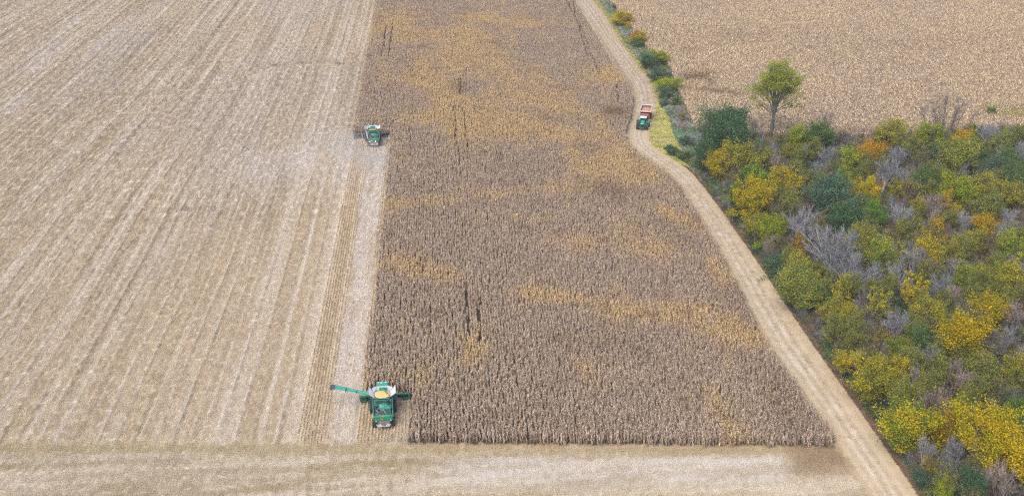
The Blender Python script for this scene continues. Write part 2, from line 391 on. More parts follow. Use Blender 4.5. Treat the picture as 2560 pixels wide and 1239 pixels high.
# ---------------------------------------------------------------- ground: one sheet to the horizon, finely divided where it is seen
gx = np.concatenate([[-4000, -2500, -1500, -900, -600, -420], np.concatenate([np.arange(-330, -230, 1.0), np.arange(-230, 0, 0.36), np.arange(0, 345, 0.8)]), [420, 600, 900, 1500, 2500, 4000]])
gy = np.concatenate([[-900, -300, 0, 60], np.arange(118, 220, 0.8), np.arange(220, 610, 1.8), [700, 900, 1600, 2800, 5000]])
GX, GY = np.meshgrid(gx, gy); X = GX.ravel(); Y = GY.ravel()
px, py = proj(X, Y)
wood, hedge, verge, corn, fb = region_masks(px, py, X, Y)
col = stubble_rgb(px, py, X, Y)
far_mask = (Y < 116) | (Y > 610) | (np.abs(X) > 335)
def setc(m, c): col[m] = np.array(c)[None, :] * (0.75 + 0.5 * fbm(X[m] / 2.2, Y[m] / 2.2, 90))[:, None]
dl = seg_dist(px, py, litter_line)
strip = (~corn) & (dl < 34) & (px > 1730) & ~wood
k = np.clip(1 - dl / 34, 0, 1)
m = (px > 1720) & ~corn
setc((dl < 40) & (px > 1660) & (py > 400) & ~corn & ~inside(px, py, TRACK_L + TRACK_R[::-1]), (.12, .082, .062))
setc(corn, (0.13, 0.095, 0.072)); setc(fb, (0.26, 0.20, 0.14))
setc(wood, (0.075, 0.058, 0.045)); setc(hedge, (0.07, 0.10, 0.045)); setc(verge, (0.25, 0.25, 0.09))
e = wood & (dl < 26)
col[far_mask] = (0.42, 0.36, 0.27)
nx, ny = len(gx), len(gy)
idx = np.arange(nx * ny).reshape(ny, nx)
F = np.stack([idx[:-1, :-1], idx[:-1, 1:], idx[1:, 1:], idx[1:, :-1]], -1).reshape(-1, 4)
Z = np.zeros_like(X)
MG = ground_mat('field_soil', 0.24, 2.2)
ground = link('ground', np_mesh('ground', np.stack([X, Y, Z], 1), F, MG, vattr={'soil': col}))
tag(ground, 'harvested stubble ground with pale swaths of husks between tan stalk rows', 'field', kind='structure')

# ---------------------------------------------------------------- farm track: a driven lane of crushed stalks with paired wheel marks
def resample(line, n):
    p = at(np.array([a for a, b in line]), np.array([b for a, b in line]))[:, :2]
    p = np.vstack([2 * p[0] - p[1], p, 2 * p[-1] - p[-2]])
    out = []
    seg = len(p) - 3
    for t in np.linspace(0, seg - 1e-6, n):
        i = int(t); u = t - i; a, b, c, d = p[i:i + 4]
        out.append(0.5 * ((2 * b) + (-a + c) * u + (2 * a - 5 * b + 4 * c - d) * u * u + (-a + 3 * b - 3 * c + d) * u ** 3))
    return np.array(out)
NS, NW = 520, 26
TL = resample(TRACK_L, NS); TR = resample(TRACK_R, NS)
w = np.linspace(0, 1, NW)
TP = TL[:, None, :] * (1 - w)[None, :, None] + TR[:, None, :] * w[None, :, None]
TX = TP[..., 0].ravel(); TY = TP[..., 1].ravel(); TWd = np.tile(w, NS); TT = np.repeat(np.arange(NS) / NS, NW)
def track_rgb(X, Y, v, t):
    c = np.repeat(np.array([[0.55, 0.44, 0.295]]), len(X), 0)
    wd = (fbm(t * 40, t * 3, 5) - .5) * .05
    for a, s, am in ((0.27, .05, .7), (0.47, .05, .65), (0.66, .05, .3), (0.10, .04, .3)):
        c = mix(c, [0.72, 0.665, 0.60], np.clip(am * np.exp(-((v - a - wd) / s) ** 2) * (0.45 + .55 * ss(.3, .6, fbm(X / 1.4, Y / 3, 6))), 0, 1))
    for a, s, am in ((0.37, .03, .45), (0.19, .03, .3), (0.56, .03, .45)):
        c = mix(c, [0.34, 0.25, 0.155], 1.6 * am * np.exp(-((v - a - wd) / s) ** 2))
    c = mix(c, [0.38, 0.29, 0.17], .5 * ss(.82, 1.0, v) * (.5 + .5 * ss(.35, .65, fbm(X / 1.5, Y / 1.5, 7))))
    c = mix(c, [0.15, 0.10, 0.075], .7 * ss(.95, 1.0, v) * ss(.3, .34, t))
    c = mix(c, [0.40, 0.31, 0.19], .6 * ss(.08, 0.0, v))
    return c * (0.88 + 0.24 * fbm(X / .9, Y / .9, 8))[:, None]
idx = np.arange(NS * NW).reshape(NS, NW)
F = np.stack([idx[:-1, :-1], idx[:-1, 1:], idx[1:, 1:], idx[1:, :-1]], -1).reshape(-1, 4)
TZ = 0.02 - 0.035 * (np.exp(-((TWd - .27) / .05) ** 2) + np.exp(-((TWd - .47) / .05) ** 2)) * 0.4
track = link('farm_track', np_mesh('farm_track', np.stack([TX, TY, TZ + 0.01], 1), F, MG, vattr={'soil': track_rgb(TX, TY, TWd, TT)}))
tag(track, 'winding farm track of crushed pale stalks with two wheel marks between corn and wood', 'track', kind='structure')

# ---------------------------------------------------------------- residue: husks and stalk stubs lying on the cut ground
rng = np.random.default_rng(7)
M_RES = tone_mat('husk_litter', 0.86, 1.13)
def residue(seed, stubs, size=1.3, n=85, tall=False):
    r = np.random.default_rng(seed); V = []; F = []; S = []
    for i in range(n):
        c = r.uniform(-size / 2, size / 2, 2); L = r.uniform(.10, .34); wd = r.uniform(.018, .045); a = r.uniform(0, math.pi)
        d = np.array([math.cos(a), math.sin(a)]) * L / 2; q = np.array([-d[1], d[0]]) / L * 2 * wd
        z0, z1, zm = r.uniform(.02, .07, 3); zm += r.uniform(0, .06)
        o = len(V); bend = q * r.uniform(-1.5, 1.5)
        V += [(*(c - d - q), z0), (*(c - d + q), z0), (*(c + bend - q), zm), (*(c + bend + q), zm), (*(c + d - q * .4), z1), (*(c + d + q * .4), z1)]
        F += [(o, o + 1, o + 3, o + 2), (o + 2, o + 3, o + 5, o + 4)]; s = r.random(); S += [s, s]
    if stubs:
        for row in (-.54, 0, .54):
            for yy in np.arange(-size / 2, size / 2, .17):
                x = row + r.normal(0, .02); y = yy + r.uniform(-.03, .03); h = r.uniform(.15, .34) * (1.35 if tall else 1); lx, ly = r.normal(0, .05, 2)
                o = len(V); t = .045 if tall else .016
                V += [(x - t, y, 0), (x + t, y, 0), (x + t + lx, y + ly, h), (x - t + lx, y + ly, h), (x, y - t, 0), (x, y + t, 0), (x + lx, y + t + ly, h), (x + lx, y - t + ly, h)]
                F += [(o, o + 1, o + 2, o + 3), (o + 4, o + 5, o + 6, o + 7)]; s = r.uniform(.45, 1); S += [s, s]
    return template('husks_%d' % seed, V, F, M_RES, {'shade': S})
res_t = [residue(100 + i, True) for i in range(4)] + [residue(200 + i, False) for i in range(5)] + [residue(250 + i, True, 1.3, 26, True) for i in range(4)]
def in_frame(px, py, m=0): return (px > FRAME[0] - m) & (px < FRAME[2] + m) & (py > FRAME[1] - m) & (py < FRAME[3] + m)
def jgrid(x0, x1, y0, y1, s, j=0.5, ay=1.0):
    a, b = np.meshgrid(np.arange(x0, x1, s), np.arange(y0, y1, s * ay)); a = a.ravel(); b = b.ravel()
    return a + rng.uniform(-j, j, len(a)) * s, b + rng.uniform(-.5, .5, len(b)) * s * ay
track_poly = TRACK_L + TRACK_R[::-1]
parts_ = []
for (y0, y1, s, sc) in ((108, 240, .45, 1.0), (240, 590, .5, 1.6)):
    X, Y = jgrid(-280, 130, y0, y1, s, .25, 3.2 if sc == 1 else 6.0); px, py = proj(X, Y)
    wood, hedge, verge, corn, fb = region_masks(px, py, X, Y)
    m = in_frame(px, py) & ~(wood | hedge | verge | corn | fb) & ~inside(px, py, track_poly) & ((px < 1760) | (py > 1080))
    X, Y, px, py = X[m], Y[m], px[m], py[m]
    parts_.append((X, Y, stubble_rgb(px, py, X, Y), np.full(len(X), sc), py))
X = np.concatenate([p[0] for p in parts_]); Y = np.concatenate([p[1] for p in parts_]); T = np.vstack([p[2] for p in parts_]); SC = np.concatenate([p[3] for p in parts_]); PY = np.concatenate([p[4] for p in parts_])
n = len(X); rows_on = (PY < 1100)
rz = rng.integers(0, 2, n) * math.pi + np.where(rows_on, 0, math.pi / 2) + rng.normal(0, .02, n)
var = np.where(rng.random(n) < .55, rng.integers(0, 4, n), rng.integers(4, 9, n))
Xs = X
tread = rows_on & (PY > 350) & (((X > -24.8) & (X < -20.2)) | ((X > -15) & (X < -9.9)) | ((X > -15) & (X < -2.5) & (PY > 985)))
keep = ~tread | (rng.random(n) < .35)
rowy = rows_on & ((X > 1e9))
var = np.where(rowy, rng.integers(9, 13, n), var)
T = T * np.where(rowy, 1.22, 1.0)[:, None]
Xs, Y, rz, T, var, SC, rows_on = Xs[keep], Y[keep], rz[keep], T[keep], var[keep], SC[keep], rows_on[keep]; n = len(Xs)
# cut stalk rows left standing knee high beside the crop
M_STUB = tone_mat('cut_stalks', 0.7, 1.3)
def stub_row(seed):
    r = np.random.default_rng(seed); V = []; F = []; S = []
    for yy in np.arange(-.6, .6, .085):
        x = r.normal(0, .03); y = yy + r.uniform(-.03, .03); h = r.uniform(.16, .42); lx, ly = r.normal(0, .07, 2); q = r.uniform(.02, .05); o = len(V)
        V += [(x - q, y, 0), (x + q, y, 0), (x + q + lx, y + ly, h), (x - q + lx, y + ly, h), (x, y - q, 0), (x, y + q, 0), (x + lx, y + q + ly, h), (x + lx, y - q + ly, h)]
        F += [(o, o + 1, o + 2, o + 3), (o + 4, o + 5, o + 6, o + 7)]; s = r.random(); S += [s, s]
    return template('stalks_%d' % seed, V, F, M_STUB, {'shade': S})
sx, sy = np.meshgrid(np.arange(-46, -1, .54), np.arange(122, 320, 1.1)); sx = sx.ravel(); sy = sy.ravel() + rng.uniform(-.3, .3, sx.size)
spx, spy = proj(sx, sy); _, _, _, scorn, _ = region_masks(spx, spy, sx, sy)
zone = (((sx > -24.9) & (sx < -20.0)) | ((sx > -14.9) & (sx < -9.9)) | ((sx > -14.9) & (sx < -2.4) & (spy > 985)))
mm_ = (spy < 1106) & (spy > 352) & ~scorn & (rng.random(sx.size) < np.where(zone, .97, .12 * ((sx > -20) & (sx < -15))))
sx, sy, zone = sx[mm_], sy[mm_], zone[mm_]; k_ = len(sx); spx, spy = spx[mm_], spy[mm_]
st = np.where(zone[:, None], np.array([[.66, .545, .39]]), stubble_rgb(spx, spy, sx, sy) * 1.15) * rng.uniform(.85, 1.15, k_)[:, None]
scatter('stubble_rows', np.stack([sx, sy, np.zeros(k_)], 1), rng.integers(0, 2, k_) * math.pi, np.ones((k_, 3)), st, rng.integers(0, 6, k_), [stub_row(900 + i) for i in range(6)],
        'rows of cut pale corn stalks left standing beside the uncut crop', 'stubble')
scatter('husk_litter', np.stack([Xs, Y, np.full(n, .004)], 1), rz, np.stack([np.where(rows_on, .42, 1.0), np.where(rows_on, np.where(SC > 1, 2.4, 1.25), .6), np.minimum(SC, 1.2)], 1), T * 1.08, var, res_t,
        'pale husks, leaves and stalk stubs strewn over the harvested ground', 'crop residue')
# the same litter pressed on the track
tx, ty = [], []
n = 24000
ti = rng.random(n); vi = rng.uniform(-.06, 1.05, n); ii = np.minimum((ti * (NS - 1)).astype(int), NS - 1)
X = TL[ii, 0] * (1 - vi) + TR[ii, 0] * vi; Y = TL[ii, 1] * (1 - vi) + TR[ii, 1] * vi
T = track_rgb(X, Y, vi, ii / NS)
px, py = proj(X, Y); m = in_frame(px, py)
X, Y, T, vi = X[m], Y[m], T[m], vi[m]; n = len(X)
d = TL[np.minimum(ii[m] + 2, NS - 1)] - TL[ii[m]]
scatter('track_litter', np.stack([X, Y, np.full(n, .03)], 1), np.arctan2(-d[:, 0], d[:, 1]) + rng.normal(0, .4, n), np.full((n, 3), .8) * np.array([1, 1, .6]), T * 1.05, rng.integers(4, 9, n),
        [residue(300 + i, False, 1.3, 60) for i in range(9)], 'crushed husks and leaf scraps pressed onto the farm track', 'crop residue')
# dead leaves and bare brown weeds along the foot of the wood
BR = [0.125, 0.08, 0.06]
n = 12000
li = rng.random(n); lp = resample(TRACK_R[11:], 400); lk = np.minimum((li * 399).astype(int), 398)
dd = lp[lk + 1] - lp[lk]; dd /= np.linalg.norm(dd, axis=1)[:, None] + 1e-9; nn = np.stack([-dd[:, 1], dd[:, 0]], 1)
if True:
    tst = proj(*(lp[200] + nn[200] * 2)); sgn = 1.0
    p0x = proj(lp[lk[0], 0], lp[lk[0], 1])[0]; p1x = proj(lp[lk[0], 0] + nn[0, 0] * 3, lp[lk[0], 1] + nn[0, 1] * 3)[0]
    if p1x < p0x: sgn = -1.0
off = rng.uniform(-0.35, 1.6, n)
X = lp[lk, 0] + nn[:, 0] * off * sgn; Y = lp[lk, 1] + nn[:, 1] * off * sgn
T = np.array(BR)[None, :] * rng.uniform(.6, 1.5, n)[:, None] + np.array([.16, .13, .07])[None, :] * (rng.random(n) < .22)[:, None]
scatter('leaf_litter', np.stack([X, Y, np.full(n, .02)], 1), rng.uniform(0, 6.28, n), np.full((n, 3), .7) * np.array([1, 1, 1.6]), T, rng.integers(4, 9, n),
        [residue(400 + i, False, 1.3, 60) for i in range(9)], 'reddish brown dead weeds and leaves along the foot of the wood', 'leaf litter')

# ================================================================== STANDING CORN
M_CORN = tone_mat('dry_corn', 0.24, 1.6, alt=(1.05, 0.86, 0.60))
def corn_segment(seed, n=5, L=1.0):
    r = np.random.default_rng(seed); V = []; F = []; S = []; Hq = []
    for i in range(n):
        x0 = r.normal(0, .035); y0 = -L / 2 + (i + .5) * L / n + r.normal(0, .03); H = r.uniform(2.0, 2.65)
        lx, ly = r.normal(0, .14, 2)
        if r.random() < .08: H *= r.uniform(.4, .7)
        def stem(z): return np.array([x0 + lx * z / H * z / H, y0 + ly * z / H * z / H, z])
        zs = [0, H * .55, H * .9, H * 1.06]; rad = [.018, .015, .009, .004]; o = len(V)
        for z, q in zip(zs, rad):
            c = stem(z)
            for a in (0, 2.094, 4.189): V.append(tuple(c + np.array([math.cos(a) * q, math.sin(a) * q, 0])))
        s = r.uniform(.35, .6)
        for k in range(3):
            for j in range(3):
                F.append((o + 3 * k + j, o + 3 * k + (j + 1) % 3, o + 3 * k + 3 + (j + 1) % 3, o + 3 * k + 3 + j)); S.append(s); Hq.append(.6)
        nl = r.integers(10, 14)
        az = r.uniform(0, 6.28)
        for k in range(nl):
            z = H * (0.22 + 0.74 * (k + r.random() * .5) / nl); a = az + math.pi * k + r.normal(0, .6); c = stem(z)
            LL = r.uniform(.38, .78) * (1 if z < H * .8 else .85); d = np.array([math.cos(a) * .60, math.sin(a), 0])
            up = r.uniform(.02, .20); droop = r.uniform(.3, .85)
            q = np.array([-math.sin(a), math.cos(a), 0]); wd = r.uniform(.032, .06); tw = r.uniform(-.8, .8)
            ts = (0, .33, .7, 1.0); o = len(V); wds = (.6, 1.0, .85, .15)
            for t, ww in zip(ts, wds):
                p = c + d * LL * t * (1 - .25 * t) + np.array([0, 0, up * t * 1.6 - droop * t * t * LL * 1.5])
                qq = q * wd * ww * math.cos(tw * t) + np.array([0, 0, wd * ww * math.sin(tw * t)])
                V.append(tuple(p - qq)); V.append(tuple(p + qq))
            s = np.clip(r.beta(2, 2) * (.28 + .85 * z / H), 0, 1); h = r.random() ** 2  # older lower leaves coloured darker, which also paints in shade between plants
            for j in range(3):
                F.append((o + 2 * j, o + 2 * j + 1, o + 2 * j + 3, o + 2 * j + 2)); S.append(s); Hq.append(h)
        if r.random() < .7:                                           # the hanging ear in its pale husk
            z = H * r.uniform(.38, .5); a = r.uniform(0, 6.28); c = stem(z) + np.array([math.cos(a) * .07, math.sin(a) * .07, 0]); o = len(V)
            for zz, q in ((.02, .02), (-.08, .035), (-.24, .012)):
                for b in (0, 2.094, 4.189): V.append(tuple(c + np.array([math.cos(b) * q, math.sin(b) * q, zz])))
            for k in range(2):
                for j in range(3):
                    F.append((o + 3 * k + j, o + 3 * k + (j + 1) % 3, o + 3 * k + 3 + (j + 1) % 3, o + 3 * k + 3 + j)); S.append(.85); Hq.append(.3)
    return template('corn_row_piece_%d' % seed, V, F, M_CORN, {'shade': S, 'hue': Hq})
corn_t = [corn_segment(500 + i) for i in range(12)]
def corn_tone(px, py, X, Y):
    n = len(X)
    grey = np.array([0.495, 0.41, 0.345]); yel = [0.64, 0.495, 0.295]
    t = np.zeros(n)
    for b in ((1010, 95, 110, 42, 8), (1140, 105, 120, 45, 12), (1230, 165, 110, 42, 10), (1060, 215, 70, 30, 0), (1130, 250, 110, 40, 0), (1110, 300, 120, 26, 0), (1270, 310, 140, 28, 0), (1390, 345, 110, 28, 10), (930, 232, 60, 9, 0), (1180, 200, 70, 18, 0),
              (1480, 430, 110, 30, -28), (1560, 425, 110, 26, 12), (1320, 490, 210, 20, -6), (1060, 520, 100, 22, 0), (1620, 440, 60, 25, 20), (1300, 560, 120, 18, 0), (1400, 110, 20, 60, -20), (1520, 200, 60, 30, 0), (1390, 245, 50, 15, 0),
              (1000, 60, 60, 10, 0), (1700, 560, 90, 20, 20), (1850, 850, 130, 32, 15), (1620, 800, 160, 28, 5), (1070, 690, 130, 30, 10), (1200, 60, 200, 14, 4), (1350, 270, 160, 30, 10), (1250, 330, 200, 30, 0), (1690, 790, 120, 22, 12), (1400, 760, 120, 20, 5), (1600, 640, 120, 34, 0), (1450, 620, 150, 30, 0), (1580, 440, 120, 40, 10), (1185, 880, 50, 60, 0), (1800, 700, 60, 25, 40)):
        t = np.maximum(t, blob(px, py, *b))
    for b in ((1020, 130, 34, 11, 0), (960, 180, 38, 12, 0), (955, 262, 55, 26, 0), (1210, 228, 60, 22, 0), (1100, 152, 30, 8, 0), (1150, 155, 28, 8, 0)):
        t = t * (1 - 0.95 * blob(px, py, *b))
    t = np.maximum(t, .75 * blob(px, py, 1180, 200, 260, 120, 20) )
    for b in ((1020, 130, 34, 11, 0), (960, 180, 38, 12, 0), (955, 262, 55, 26, 0), (1210, 228, 60, 22, 0), (1400, 130, 120, 60, 0)):
        t = t * (1 - 0.9 * blob(px, py, *b))
    t = .95 * ss(.02, .80, t * .74 + (fbm(X / 6, Y / 16, 101) - .5) * .9 + (fbm(X / 1.6, Y / 3.5, 106) - .5) * .6 + (fbm(X / 20, Y / 50, 102) - .45) * .6)
    c = grey[None, :] * (1 - t)[:, None] + np.array(yel)[None, :] * t[:, None]
    dk = np.zeros(n)
    for b, a in (((1540, 292, 36, 14, 0), .9), ((1530, 490, 70, 20, 10), .6), ((1150, 232, 22, 14, 0), .6), ((1715, 480, 40, 14, 40), .5), ((1950, 1010, 40, 100, -30), .35), ((1290, 470, 50, 10, 0), .3), ((1240, 118, 26, 5, 0), .6), ((1840, 760, 50, 40, 40), .35), ((1700, 610, 60, 30, 30), .3), ((1500, 870, 120, 40, 0), .25)):
        dk = np.maximum(dk, a * blob(px, py, *b))
    dk = np.clip(dk + .35 * ss(.62, .8, fbm(X / 4, Y / 4, 103)), 0, 1)
    c = mix(c, [0.26, 0.18, 0.13], dk)
    g = ss(.80, .9, vn(X / 1.1, Y / 1.1, 104)) * .35
    c = mix(c, [0.38, 0.38, 0.14], g)
    return c * (0.88 + 0.24 * rng.random(n))[:, None], dk
# wheel marks and planter gaps where the rows are thin
GAPS = [[(1136, 280), (1148, 450)], [(1160, 285), (1168, 380)], [(1164, 730), (1171, 870)], [(1196, 755), (1203, 870)], [(981, 70), (973, 155)], [(965, 78), (955, 150)],
        [(1405, -20), (1425, 30), (1442, 62), (1450, 90), (1462, 125), (1470, 150)], [(1425, -15), (1440, 50), (1456, 85), (1480, 150), (1500, 200)], [(1540, 222), (1545, 265)], [(1152, 205), (1150, 250)]]
rag = lambda X, Y: (.9 * (vn(X * 0 + 3.3, Y / 1.3, 301) - .5), .9 * (vn(X / 1.1, Y * 0 + 1.7, 302) - .5))
rows_x = np.arange(-30, 95, .54); seg_y = np.arange(115, 590, 1.0)
a, b = np.meshgrid(rows_x, seg_y); X = a.ravel(); Y = (b + rng.uniform(0, 1, (1, len(rows_x)))).ravel()
Xw = X + (fbm(Y / 30, X / 300, 110) - .5) * .5
rgx, rgy = rag(Xw, Y); px, py = proj(Xw + rgx, Y + rgy); pxt, pyt = proj(Xw + rgx, Y + rgy, 2.3)
m = inside(px, py, CORN_L) & inside(pxt, pyt, CORN_R) & in_frame(px, py, 60)
gm = seg_dist(px, py, GAPS[6]) < 2.6
for gl in GAPS: gm |= seg_dist(px, py, gl) < np.maximum(2.6, 0.0038 * py + 1.0)
m &= ~(gm & (rng.random(len(X)) < .93))
m &= rng.random(len(X)) > .012
X, Y, px, py = Xw[m], Y[m], px[m], py[m]; n = len(X)
T, dk = corn_tone(px, py, X, Y)
sc = rng.uniform(.88, 1.08, n) * (1 - .25 * dk) * (0.92 + .14 * fbm(X / 8, Y / 8, 120))
print('corn pieces', n)
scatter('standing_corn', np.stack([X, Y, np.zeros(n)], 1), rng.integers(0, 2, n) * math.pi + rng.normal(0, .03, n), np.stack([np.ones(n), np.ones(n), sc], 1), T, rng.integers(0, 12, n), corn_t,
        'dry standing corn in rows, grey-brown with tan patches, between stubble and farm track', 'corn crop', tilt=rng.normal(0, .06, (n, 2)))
# the second cornfield beyond the hedgerow: its rows run on another bearing
q0 = at(1712, 262)[:2]; q1 = at(1738, 322)[:2]; dv = (q0 - q1) / np.linalg.norm(q0 - q1); nv = np.array([dv[1], -dv[0]])
uu, vv = np.meshgrid(np.arange(-80, 420, .62), np.arange(-80, 420, 1.25))
uu = uu.ravel(); vv = vv.ravel() + rng.uniform(0, 1, len(uu))
X = q1[0] + nv[0] * uu + dv[0] * vv; Y = q1[1] + nv[1] * uu + dv[1] * vv
Y1 = (Y > 220) & (Y < 600); X, Y = X[Y1], Y[Y1]
px, py = proj(X, Y)
m = inside(px, py, FIELD_B) & in_frame(px, py, 20)
X, Y, px, py = X[m], Y[m], px[m], py[m]; n = len(X)
t = np.clip(.5 + (fbm(X / 9, Y / 14, 131) - .5) * 1.4 + (fbm(X / 40, Y / 30, 132) - .5) * 1.2, 0, 1)
c = np.array([0.58, 0.485, 0.39])[None, :] * (1 - t)[:, None] + np.array([0.63, 0.525, 0.385])[None, :] * t[:, None]
dk = np.zeros(n)
for b, am in (((1740, 200, 45, 11, -8), 1.0), ((1775, 215, 10, 16, -40), .6), ((1790, 238, 75, 6, 6), .8), ((1715, 130, 40, 10, 10), .3), ((2180, 2, 30, 5, 0), .9), ((1850, 100, 120, 18, 0), .2), ((2250, 120, 200, 20, 0), .12), ((2150, 338, 90, 8, 0), .6), ((1770, 325, 40, 8, 0), .3)):
    dk = np.maximum(dk, am * blob(px, py, *b))
c = mix(c, [0.28, 0.20, 0.15], np.clip(dk, 0, 1))
gr = np.maximum(blob(px, py, 2540, 292, 50, 12), .6 * blob(px, py, 2480, 280, 30, 8)) * .7
c = mix(c, [0.36, 0.34, 0.08], gr)
c *= (0.82 + 0.36 * rng.random(n))[:, None]
print('corn b', n)
scatter('distant_corn', np.stack([X, Y, np.zeros(n)], 1), math.atan2(-dv[0], dv[1]) + rng.integers(0, 2, n) * math.pi + rng.normal(0, .05, n), np.stack([np.full(n, 1.15), np.full(n, 1.15), rng.uniform(.8, 1.02, n) * (1 - .3 * dk)], 1), c, rng.integers(0, 6, n),
        [corn_segment(700 + i) for i in range(6)], 'pale tan standing corn of the field beyond the hedgerow and wood', 'corn crop', tilt=rng.normal(0, .05, (n, 2)))
# ================================================================== TREES
M_LEAF = leaf_mat()
M_BARK = mat('bark', (0.16, 0.14, 0.125), 0.9, noise=.35, nscale=3)
M_GBARK = mat('pale_grey_bark', (0.31, 0.32, 0.35), 0.9, noise=.3, nscale=3)
M_TWIG = mat('bare_twigs', (0.28, 0.285, 0.315), 0.9, noise=.35, nscale=.8)
M_TWIGR = mat('brown_twigs', (0.38, 0.31, 0.28), 0.9, noise=.35, nscale=.8)

class TB:
    """tapering three/five-sided branches"""
    def __init__(s): s.V = []; s.F = []
    def limb(s, pts, r0, r1, n=5):
        pts = [np.asarray(p, float) for p in pts]; m = len(pts); o = len(s.V)
        for k, p in enumerate(pts):
            d = pts[min(k + 1, m - 1)] - pts[max(k - 1, 0)]; d /= np.linalg.norm(d) + 1e-9
            a = np.cross(d, [0.3, 0.9, 0.1]); a /= np.linalg.norm(a) + 1e-9; b = np.cross(d, a); r = r0 + (r1 - r0) * k / (m - 1)
            for i in range(n):
                t = 2 * math.pi * i / n; s.V.append(tuple(p + (a * math.cos(t) + b * math.sin(t)) * r))
        for k in range(m - 1):
            for i in range(n):
                s.F.append((o + k * n + i, o + k * n + (i + 1) % n, o + (k + 1) * n + (i + 1) % n, o + (k + 1) * n + i))
    def mesh(s, name, material): return np_mesh(name, s.V, s.F, material, smooth=True)
def curve(p0, p1, r, k=4, sag=0.0, wig=.08):
    p0 = np.asarray(p0, float); p1 = np.asarray(p1, float); L = np.linalg.norm(p1 - p0); out = []
    w = r.normal(0, wig * L, 3)
    for i in range(k + 1):
        t = i / k; p = p0 + (p1 - p0) * t + w * math.sin(math.pi * t); p[2] += sag * L * math.sin(math.pi * t); out.append(p)
    return out

def leaves(r, centres, radii, per, size, hub=None):
    """leaf-sized faces scattered through clumps; tone differs clump by clump"""
    cs = []; tn = []; 
    for c, q in zip(centres, radii):
        m = max(8, int(per * q * q)); d = r.normal(0, 1, (m, 3)); d /= np.linalg.norm(d, axis=1)[:, None]
        rr = q * r.uniform(.2, 1.0, m)[:, None] ** .6; p = c + d * rr * np.array([1, 1, .75])
        if hub is not None:
            ax_ = c - hub; ax_ = ax_ / (np.linalg.norm(ax_) + 1e-6) + r.normal(0, .35, 3); st = r.uniform(.25, .95)
            p = c + (d * rr * np.array([.78, .78, .6])) + ax_ * (r.normal(0, st, m) * q)[:, None]
        cs.append(p)
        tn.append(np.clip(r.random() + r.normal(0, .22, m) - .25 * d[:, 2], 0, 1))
    Pp = np.vstack(cs); T = np.concatenate(tn); m = len(Pp)
    a = r.normal(0, 1, (m, 3)); a[:, 2] = a[:, 2] * .8; a /= np.linalg.norm(a, axis=1)[:, None]
    b = r.normal(0, 1, (m, 3)); b -= (a * b).sum(1)[:, None] * a; b /= np.linalg.norm(b, axis=1)[:, None]
    sz = size * r.uniform(.6, 1.35, m)[:, None]
    v0 = Pp - a * sz * .5; v1 = Pp + b * sz * .32; v2 = Pp + a * sz * .5; v3 = Pp - b * sz * .32
    V = np.stack([v0, v1, v2, v3], 1).reshape(-1, 3); F = np.arange(4 * m).reshape(m, 4)
    return V, F, T, r.random(m)

def make_leafy(seed, Rr=3.6, rz=3.5, zc=4.9, ncl=34, per=150, size=.24, airy=0.0, column=1.0):
    r = np.random.default_rng(seed); cen = []; rad = []
    lob = r.normal(0, 1, (6, 3)); lob /= np.linalg.norm(lob, axis=1)[:, None]
    for i in range(ncl):
        d = r.normal(0, 1, 3); d[2] = d[2] + .25; d /= np.linalg.norm(d)
        bump = .86 + .42 * max((lob @ d).max(), 0) ** 5 - .14 * r.random()
        k = r.uniform(.52, .92) if i > ncl * .2 else r.uniform(.1, .5)
        cen.append(np.array([0, 0, zc]) + d * k * bump * np.array([Rr, Rr, rz * (1.0 if d[2] > 0 else .95)]))
        rad.append(Rr * r.uniform(.20, .38) * (1 - .25 * airy))
    tb = TB(); tb.limb(curve([0, 0, 0], [r.normal(0, .2), r.normal(0, .2), zc - .1 * rz], r, 5), .06 * Rr, .03 * Rr, 6)
    for c in cen:
        z0 = max(.5, min(c[2] - .25 * rz, zc - .9 * rz + r.random() * rz * .8)); p0 = [0, 0, z0 * .9]
        tb.limb(curve(p0, c, r, 4, .06), .022 * Rr, .007 * Rr, 4)
        for j in range(int(3 + 7 * airy)):
            e = c + r.normal(0, 1, 3) * Rr * .22 + np.array([0, 0, .1 * Rr]); tb.limb([c * .85 + np.array([0, 0, z0]) * .15, (c + e) / 2, e], .008 * Rr, .0025 * Rr, 3)
    V, F, T, S = leaves(r, cen, rad, per * (1 - .55 * airy), size, np.array([0, 0, zc - .8 * rz]))
    return tb.mesh('trunk_%d' % seed, M_BARK), np_mesh('crown_%d' % seed, V, F, M_LEAF, fattr={'tone': T, 'shade': S}), Rr, zc

